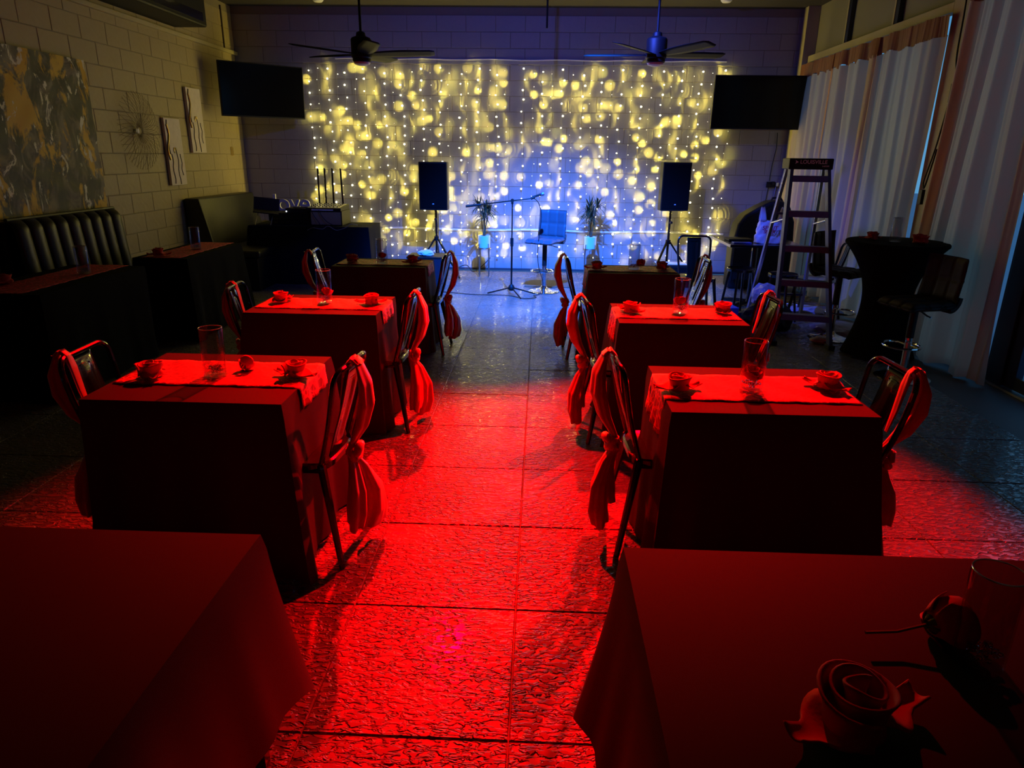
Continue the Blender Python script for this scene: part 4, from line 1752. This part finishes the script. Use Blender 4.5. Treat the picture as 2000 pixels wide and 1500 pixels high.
# ------------------------------------------------------------------ televisions
def tv(name_label, c, rz, w, h, tilt=0.0, arm=.47):
    t = thing('television', name_label, 'television', c, rz, 'wall mounted televisions')
    t.rotation_euler = (tilt, 0, rz)
    MB().box(-w / 2, w / 2, -.02, .025, -h / 2, h / 2).build('bezel', black_plastic, t, bevel=0.004)
    MB().box(-w / 2 + .012, w / 2 - .012, -.0225, -.0195, -h / 2 + .018, h / 2 - .012).build('screen', screen, t)
    MB().box(-.25, .25, .025, .06, -.2, .2).build('rear_housing', black_plastic, t, bevel=0.008)
    MB().box(-.05, .05, .06, arm, -.08, .08).build('wall_arm', black_metal, t)
    return t


tv('large black television angled on the wall near the curtains', (2.865, 9.92, 2.355), 0.0, 1.215, .665, 0.04)
tv('large black television angled in the left back corner', (-3.70, 9.70, 2.42), math.radians(42), 1.12, .66, 0.05, .90)


# ------------------------------------------------------------------ ceiling fans
def fan(x, y, z, a0, label):
    t = thing('ceiling_fan', label, 'ceiling fan', (x, y, z), 0, 'dark five-blade ceiling fans')
    MB().tube([(0, 0, .13), (0, 0, ZC - z - .05)], .012, 10).build('downrod', black_plastic, t, smooth=True)
    MB().lathe([(.001, ZC - z), (.07, ZC - z), (.07, ZC - z - .04), (.02, ZC - z - .07)], 20).build('canopy', black_plastic, t, smooth=True)
    MB().lathe([(.016, .18), (.04, .17), (.045, .14), (.085, .125), (.095, .11), (.095, -.04), (.085, -.05), (.085, -.075), (.07, -.085)], 28).build('motor', black_plastic, t, smooth=True)
    MB().lathe([(.001, -.115), (.04, -.11), (.07, -.098), (.078, -.083), (.001, -.08)], 28).build('light_lens', mat('frosted_lens', (.55, .5, .55), .4), t, smooth=True)
    for k in range(5):
        a = a0 + k * 2 * PI / 5
        c, s = math.cos(a), math.sin(a)

        def bl(u, v):
            r = .08 + .60 * v
            w = .045 + .035 * math.sin(min(1, v * 1.3) * PI * .75)
            if v > .93:
                w *= 1 - (v - .93) * 5
            yy = (u - .5) * 2 * w
            zz = -.012 + yy * -.22 + .020 * v
            return (r * c - yy * s, r * s + yy * c, zz)
        MB().grid(bl, 4, 14).build('blade', mat('fan_blade', (.006, .006, .007), .6, Specular_IOR_Level=0.15), t, smooth='all', solid=.006)
    return t


fan(-1.70, 7.0, 2.545, math.radians(4), 'dark ceiling fan on the left, in front of the string lights')
fan(1.035, 7.0, 2.56, math.radians(16), 'dark ceiling fan on the right, in front of the string lights')
o = MB().tube([(0, 0, 0), (0, 0, .55)], .011, 8).build('hanging_rod', black_plastic, None, smooth=True)
o.location = (.03, 8.5, 3.0)
tag(o, 'thin black rod hanging from the ceiling between the two fans', 'rod')
for x, y, lab in ((-2.94, 9.9, 'small round ceiling sensor above the left fan'), (2.28, 9.8, 'small round ceiling sensor above the right fan')):
    o = MB().lathe([(.001, -.045), (.05, -.04), (.07, -.02), (.072, 0), (.001, 0)], 20).build('smoke_detector', white_m, None, smooth=True)
    o.location = (x, y, ZC)
    tag(o, lab, 'smoke detector', 'round ceiling sensors')

# ------------------------------------------------------------------ left wall things
o = thing('wall_unit', 'long black housing hung high on the left wall', 'air conditioner', (XL, 7.3, 3.02))
MB().box(0, .40, -1.5, 1.45, 0, .42).build('housing', black_plastic, o, bevel=0.02)
MB().box(.395, .405, -1.4, 1.35, .05, .14).build('louver', black_paint, o)
# abstract painting
t = thing('abstract_painting', 'large abstract canvas of gold, black and white strokes on the left wall', 'painting', (XL + .008, 6.05, 1.75))
b = MB()


def cv(u, v):
    y = -.78 + u * 1.56
    z = -.69 + v * 1.38
    return (.045 + .006 * math.sin(u * 23 + v * 7) * math.sin(v * 31 - u * 9), y, z)


b.grid(cv, 60, 50)
b.build('canvas', canvas_m, t, smooth='all')
MB().box(0, .035, -.775, .775, -.685, .685).build('stretcher_frame', black_plastic, t)


def relief(y, z, h, w, label, seed):
    t = thing('relief_panel', label, 'wall art', (XL + .008, y, z), 0, 'tall narrow relief panels')
    MB().box(0, .035, -w / 2, w / 2, -h / 2, h / 2).build('panel', gray_panel, t, bevel=.003)
    # creased bark pattern: raised flakes and dark cracks
    rr = random.Random(seed)
    for k, (yy, z0, z1, wd) in enumerate(((-.10, -h / 2 + .02, -.02, .016), (.02, -h / 2 + .01, .02, .014), (.10, -.26, -.02, .012), (-.13, -.02, h / 2 - .02, .02))):
        pts = [(.037, yy + .012 * math.sin(i * 1.4 + k), z0 + (z1 - z0) * i / 7) for i in range(8)]
        MB().tube(pts, wd * .35, 5).build('dark_crack', crease_m, t, smooth=True)
    pts = [(.040, -.15 + .03 * math.sin(i * .9), .30 - i * .055) for i in range(8)]
    MB().tube(pts, .011, 6).build('gold_vein', gold_m, t, smooth=True)
    pts = [(.040, -.02 + .03 * math.cos(i * 1.1), .02 + .03 * math.sin(i * 1.1)) for i in range(5)]
    MB().tube(pts, .008, 6).build('gold_vein', gold_m, t, smooth=True)
    return t


relief(8.32, 1.64, .74, .36, 'pale relief panel with gold veins, the lower and nearer of two', 1)
relief(8.93, 2.01, .75, .36, 'pale relief panel with gold veins, the higher and farther of two', 2)
# wire sunburst
t = thing('wire_medallion', 'faint round wire sunburst on the block wall right of the painting', 'wall art', (XL + .02, 7.60, 1.85))
kid = MB().lathe([(.001, 0), (.028, .002), (.030, .012), (.012, .016), (.001, .016)], 20).build('center_disc', white_m, t, smooth=True)
kid.rotation_euler = (0, PI / 2, 0)
b = MB()
b2 = MB()
for k in range(48):
    a = k * 2 * PI / 48
    a2 = a + .42
    pts = []
    for i in range(6):
        f = i / 5
        aa = a + (a2 - a) * f
        r_ = .035 + .36 * f
        pts.append((.03 + .05 * math.sin(f * PI), r_ * math.cos(aa), r_ * math.sin(aa)))
    (b if k % 2 else b2).tube(pts, .0016, 4, caps=False)
    if k % 2 == 0:
        pts = [(p[0], p[1], -p[2]) for p in pts]
        b.tube(pts, .0016, 4, caps=False)
wm = mat('dull_bronze', (.20, .15, .08), .6, .2)
b.build('wire_spokes', wm, t)['kind'] = 'stuff'
b2.build('wire_spokes', wm, t)['kind'] = 'stuff'
o = MB().box(0, .008, -.035, .035, -.058, .058).build('switch_plate', gold_m, None, bevel=.002)
o.location = (XL + .007, 9.95, 1.66)
tag(o, 'small brass switch plate near the left back corner', 'switch plate')


# ------------------------------------------------------------------ wall booths
def booth(y0, y1, zt_, label, channels, depth=.22):
    t = thing('booth_bench', label, 'bench', (XL, (y0 + y1) / 2, 0), 0, 'black vinyl booth benches')
    L = (y1 - y0) / 2
    MB().box(.03, .85, -L, L, 0, .40).build('base', black_plastic, t, bevel=.01)
    MB().box(.20, .88, -L, L, .40, .50).build('seat_cushion', vinyl, t, bevel=.035)
    if channels:
        MB().box(.02, .10, -L, L, .40, zt_ - .02).build('back_board', black_plastic, t, bevel=.02)
        n_ = channels
        for k in range(n_):
            ya = -L + 2 * L * k / n_
            yb = -L + 2 * L * (k + 1) / n_

            def ch_(u, v):
                y = ya + (yb - ya) * u
                bul = math.sin(u * PI) ** .6
                z = .50 + (zt_ - .52) * min(1, v * 1.2)
                x = .12 + depth * .5 * (1 - v * .6) + .045 * bul
                if v > .75:
                    q = (v - .75) / .25
                    x = .12 + depth * .5 * (1 - .45) - .10 * q ** 1.6 + .045 * bul * (1 - q * .7)
                    z = zt_ - .08 + .08 * math.sin(q * PI / 2)
                return (x, y, z)
            MB().grid(ch_, 8, 20).build('back_channel', vinyl, t, smooth='all', solid=.004)
        MB().tube([(.13, -L, zt_ - .005), (.13, L, zt_ - .005)], .016, 8).build('piping', vinyl, t, smooth=True)
    else:
        MB().prism([(.02, .40), (.36, .40), (.20, zt_), (.02, zt_)], -L, L, 'y').build('backrest', vinyl, t, bevel=.015)
    return t


booth(5.35, 6.78, 1.12, 'channel-tufted black booth bench under the abstract painting', 9)
booth(8.40, 10.05, 1.11, 'plain glossy black booth bench back in the left back corner', 0)

# side tables
for (x, y, w, d, lab) in ((-3.55, 4.92, .62, 1.25, 'nearer dark table along the left wall'), (-3.35, 6.55, .50, 1.15, 'farther dark table along the left wall')):
    table(x, y, w, d, 'dining table under the black cloth of the ' + lab)
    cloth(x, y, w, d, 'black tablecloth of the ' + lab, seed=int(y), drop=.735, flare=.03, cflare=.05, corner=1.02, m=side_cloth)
    runner(x, y, d - .02, .34, 0, 0, 'dim red runner on the ' + lab, along='y')
place_vase(-3.46, 5.10, zt, 'clear cylinder vase on the nearer dark table along the left wall')
place_vase(-3.30, 6.56, zt, 'clear cylinder vase on the farther dark table along the left wall')
place_rose(-3.72, 4.62, zt, 0, 'dim red napkin rose on the nearer dark table along the left wall', 1, 1.1)
place_rose(-3.42, 6.10, zt, 1, 'dim red napkin rose on the farther dark table along the left wall', 2, 1.1)

# ------------------------------------------------------------------ DJ table
table(-2.99, 9.28, 1.58, .68, 'long table under black cloth holding the sound equipment')
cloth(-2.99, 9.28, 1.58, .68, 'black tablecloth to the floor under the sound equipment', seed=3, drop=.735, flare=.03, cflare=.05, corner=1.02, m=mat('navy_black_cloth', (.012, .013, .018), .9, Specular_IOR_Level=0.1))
t = thing('road_case', 'olive-faced road case at the right end of the sound table', 'road case', (-2.78, 9.28, .752))
MB().box(-.21, .21, -.22, .20, 0, .185).build('case_body', black_plastic, t, bevel=.006)
MB().box(-.195, .195, -.226, -.219, .012, .172).build('case_face', rack_m, t)
t = thing('dj_mixer', 'black mixing deck on top of the road case', 'mixer', (-2.80, 9.28, .937))
MB().prism([(-.22, 0), (.20, 0), (.20, .065), (-.22, .035)], -.24, .22, 'x').build('chassis', black_plastic, t, bevel=.004)
MB().add([(-.22, -.20, .041), (.20, -.20, .041), (.20, .18, .067), (-.22, .18, .067)], [(0, 1, 2, 3)]).build('faceplate', alu, t)
b = MB()
for i in range(8):
    for j in range(4):
        b.lathe([(.008, 0), (.007, .018), (.001, .018)], 8, (-.18 + i * .048, -.15 + j * .085, .044 + j * .0058))
b.build('knobs', black_plastic, t)['kind'] = 'stuff'
MB().box(-.16, .12, -.235, -.222, .006, .022).build('white_strip', white_m, t)  # plain white strip along the front of the mixer
t = thing('sound_rack', 'wide black equipment rack left of the road case', 'equipment rack', (-3.24, 9.30, .752))
MB().box(-.27, .23, -.2, .2, 0, .15).build('case_body', black_plastic, t, bevel=.005)
for k in range(3):
    MB().box(-.25, .21, -.208, -.199, .012 + k * .045, .050 + k * .045).build('rack_unit', black_paint, t, bevel=.002)
t = thing('dj_player', 'black flat player on the equipment rack with a small white light', 'player', (-3.17, 9.24, .903))
MB().box(-.15, .17, -.15, .15, 0, .06).build('chassis', black_plastic, t, bevel=.005)
MB().lathe([(.10, .06), (.10, .072), (.001, .072)], 28, (0, 0, 0)).build('jog_wheel', black_metal, t, smooth=True)
o = MB().ico((-.135, -.155, .02), .010).build('indicator_lamp', mat('indicator', (1, 1, 1), .4, emit=(.8, .85, 1), estr=3.0), t)
t = thing('laptop', 'open dark laptop tilted at the left end of the sound table', 'laptop', (-3.58, 9.10, .905), .35)
MB().box(-.16, .16, -.11, .11, 0, .014).build('keyboard_base', black_plastic, t, bevel=.003)
MB().bar((0, .11, .012), (0, .17, .16), .32, .008, (0, 1, 0)).build('lid', black_plastic, t)
t.rotation_euler = (.1, 0.12, .35)
t = thing('laptop_stand', 'thin metal stand holding up the tilted laptop', 'stand', (-3.60, 9.08, .752))
for sx in (-1, 1):
    MB().tube([(sx * .10, -.08, 0), (sx * .10, 0, .08), (sx * .10, .06, .155)], .006, 6).build('leg', alu, t, smooth=True)
MB().tube([(-.10, .06, .150), (.10, .06, .150)], .006, 6).build('crossbar', alu, t, smooth=True)
# love letters
t = thing('letter_sign', 'white freestanding letters reading love behind the sound equipment', 'sign', (-3.50, 9.86, -0.03))
MB().box(-.33, .33, -.05, .05, .03, .90).build('plinth', black_plastic, t, bevel=.005)
lm = mat('sign_white', (.62, .64, .8), .5)
for ch_, dx, sz in (('l', -.24, .32), ('o', -.12, .34), ('v', .04, .34), ('e', .19, .34)):
    text(ch_, 'letter', lm, t, sz, (dx, 0, 1.00), (PI / 2, 0, 0), .015, .004, .0)
# antenna rods
t = thing('rod_rack', 'four thin upright rods standing behind the mixing deck', 'rod stand', (-2.92, 9.74, 0))
for k, (dx, z0) in enumerate(((-.15, .80), (-.055, .80), (.05, .80), (.165, .02))):
    MB().tube([(dx + .035 * (z0 < .5), 0, z0), (dx, .03, 1.455)], .0095, 8).build('rod', black_metal, t, smooth=True)
    MB().tube([(dx + .013 + .035 * (z0 < .5), 0, z0), (dx + .013, .03, 1.445)], .004, 6).build('rod_edge', chrome, t, smooth=True)
MB().box(-.22, .24, -.03, .03, .752, .82).build('rod_base', black_plastic, t, bevel=.004)
cable('patch_cable', 'thin grey cable looping over the front of the sound table',
      [(-3.0, 8.94, .70), (-2.92, 8.93, .735), (-2.80, 8.935, .72), (-2.72, 8.93, .76), (-2.62, 8.93, .71), (-2.5, 8.93, .74), (-2.42, 8.93, .79), (-2.34, 8.95, .775)], .004, mat('gray_cable', (.25, .25, .28), .5))
cable('patch_cable', 'dark cable hanging across the olive face of the road case, left', [(-2.96, 9.03, .95), (-2.93, 9.03, .88), (-2.87, 9.02, .80), (-2.84, 9.0, .757)], .004)
cable('patch_cable', 'dark cable hanging across the olive face of the road case, right', [(-2.86, 9.03, .95), (-2.82, 9.03, .87), (-2.75, 9.02, .80), (-2.66, 9.0, .757)], .004)


# ------------------------------------------------------------------ curtains
def curtain(y0, y1, z0, z1, label, seed, pleats, bottom=(0, 0), head=.16, xc=3.45, flareout=0.0):
    rr = random.Random(seed)
    t = thing('curtain', label, 'curtain', (xc, 0, 0), 0, 'pale window curtains')
    amps = [rr.uniform(.5, 1.2) for _ in range(pleats * 2 + 4)]

    wv = [(rr.uniform(.6, 1.0) * pleats, rr.uniform(0, 6), rr.uniform(.5, 1)), (rr.uniform(1.25, 1.6) * pleats, rr.uniform(0, 6), rr.uniform(.25, .5)),
          (rr.uniform(.3, .45) * pleats, rr.uniform(0, 6), rr.uniform(.4, .8)), (rr.uniform(2.2, 2.8) * pleats, rr.uniform(0, 6), rr.uniform(.08, .16))]

    def prof_(u, v):
        # irregular folds that wander and merge a little on the way down
        w = u + .05 * (1 - v) * math.sin(u * 7 + seed) + .02 * math.sin(v * 4 + u * 5 + seed)
        x = 0
        for fq, ph, am in wv:
            c = math.sin(w * fq * 2 * PI + ph)
            x += .036 * am * (math.copysign(abs(c) ** .7, c))
        x *= (1.1 - .3 * v)
        x -= flareout * (1 - v) ** 2 * math.sin(u * PI)
        return x

    def f_(u, v):
        ya = y0 + bottom[0] * (1 - v)
        yb = y1 + bottom[1] * (1 - v)
        return (prof_(u, v), ya + (yb - ya) * u, z0 + (z1 - head - z0) * v + (0.02 * math.sin(u * 21 + seed) * (1 - v) ** 8))
    MB().grid(f_, pleats * 20, 14).build('drape', curtain_m, t, smooth='all', fix=False)

    def h_(u, v):
        x = prof_(u, 1) * (.9 - .3 * v) + .008 * math.sin(u * pleats * 38) - .004
        return (x, y0 + (y1 - y0) * u, z1 - head + head * v + .012 * math.sin(u * 33 + seed) * (1 - v) - .018 * abs(math.sin(u * pleats * 3)) * (1 - v))
    MB().grid(h_, pleats * 16, 4).build('header_band', header_m, t, smooth='all', fix=False)
    return t


curtain(9.04, 10.14, .03, 2.84, 'pale curtain in the window next to the television', 3, 6)
curtain(7.88, 9.16, .03, 2.84, 'pale curtain in the window behind the stepladder', 4, 6)
curtain(6.67, 8.02, .03, 2.84, 'pale curtain beside the beige pilaster, brightest at its top', 5, 6, bottom=(.09, 0), xc=3.43)
curtain(5.19, 6.33, .012, 3.02, 'pale floor-length curtain beside the glass door', 6, 6, bottom=(-.02, .12), head=.14, xc=3.44, flareout=.05)
o = MB().tube([(3.47, 6.8, 2.80), (3.47, 10.1, 2.80)], .008, 8).build('curtain_rod', chrome, None, smooth=True)
tag(o, 'thin rod carrying the three curtains under the beige beam', 'curtain rod')
o = MB().tube([(3.46, 5.35, 2.99), (3.46, 6.34, 2.99)], .008, 8).build('curtain_rod', chrome, None, smooth=True)
tag(o, 'thin rod carrying the floor-length curtain beside the glass door', 'curtain rod')

# ------------------------------------------------------------------ cords and boxes
cable('extension_cable', 'doubled black cord hanging down the beige pilaster from the upper box', [(3.47, 6.52, 3.1), (3.47, 6.50, 2.8), (3.46, 6.47, 2.5), (3.47, 6.44, 2.3), (3.465, 6.47, 2.05), (3.46, 6.52, 1.75), (3.46, 6.60, 1.5), (3.46, 6.60, 1.44), (3.45, 6.56, 1.42), (3.46, 6.55, 1.5), (3.465, 6.50, 1.75)], .007)
o = MB().box(-.02, .02, -.03, .03, -.075, .075).build('power_adapter', mat('adapter', (.12, .09, .10), .5), None, bevel=.006)
o.location = (3.47, 6.43, 2.20)
tag(o, 'rectangular power adapter high on the beige pilaster', 'power adapter')
o = MB().box(-.015, .015, -.028, .028, -.065, .065).build('socket_block', black_plastic, None, bevel=.004)
o.location = (3.45, 6.58, 1.34)
tag(o, 'small black socket block dangling at the end of the cord', 'socket')
t = thing('outlet_box', 'black multi-plug outlet on the back wall right of the television', 'outlet', (3.30, YB - .015, 1.30))
MB().box(-.06, .06, -.02, .008, -.04, .04).build('faceplate', black_plastic, t, bevel=.004)
MB().box(-.07, -.02, -.06, -.02, -.03, .01).build('plug', black_plastic, t, bevel=.004)
MB().box(.0, .04, -.055, -.02, .0, .045).build('plug', black_plastic, t, bevel=.004)
MB().box(.06, .10, -.05, -.01, -.02, .03).build('plug', alu, t, bevel=.004)
cable('wall_cable', 'black cable from the television down to the outlet box', [(3.30, 10.37, 2.0), (3.31, 10.37, 1.8), (3.28, 10.37, 1.55), (3.27, 10.37, 1.35)], .005)
cable('wall_cable', 'black cable from the outlet box down towards the floor', [(3.27, 10.37, 1.27), (3.25, 10.37, 1.0), (3.25, 10.37, .5), (3.24, 10.35, .1)], .005)
cable('wall_cable', 'pale conduit beside the outlet box down the back wall', [(3.375, 10.37, 1.27), (3.36, 10.37, 1.0), (3.35, 10.37, .1)], .007, alu)
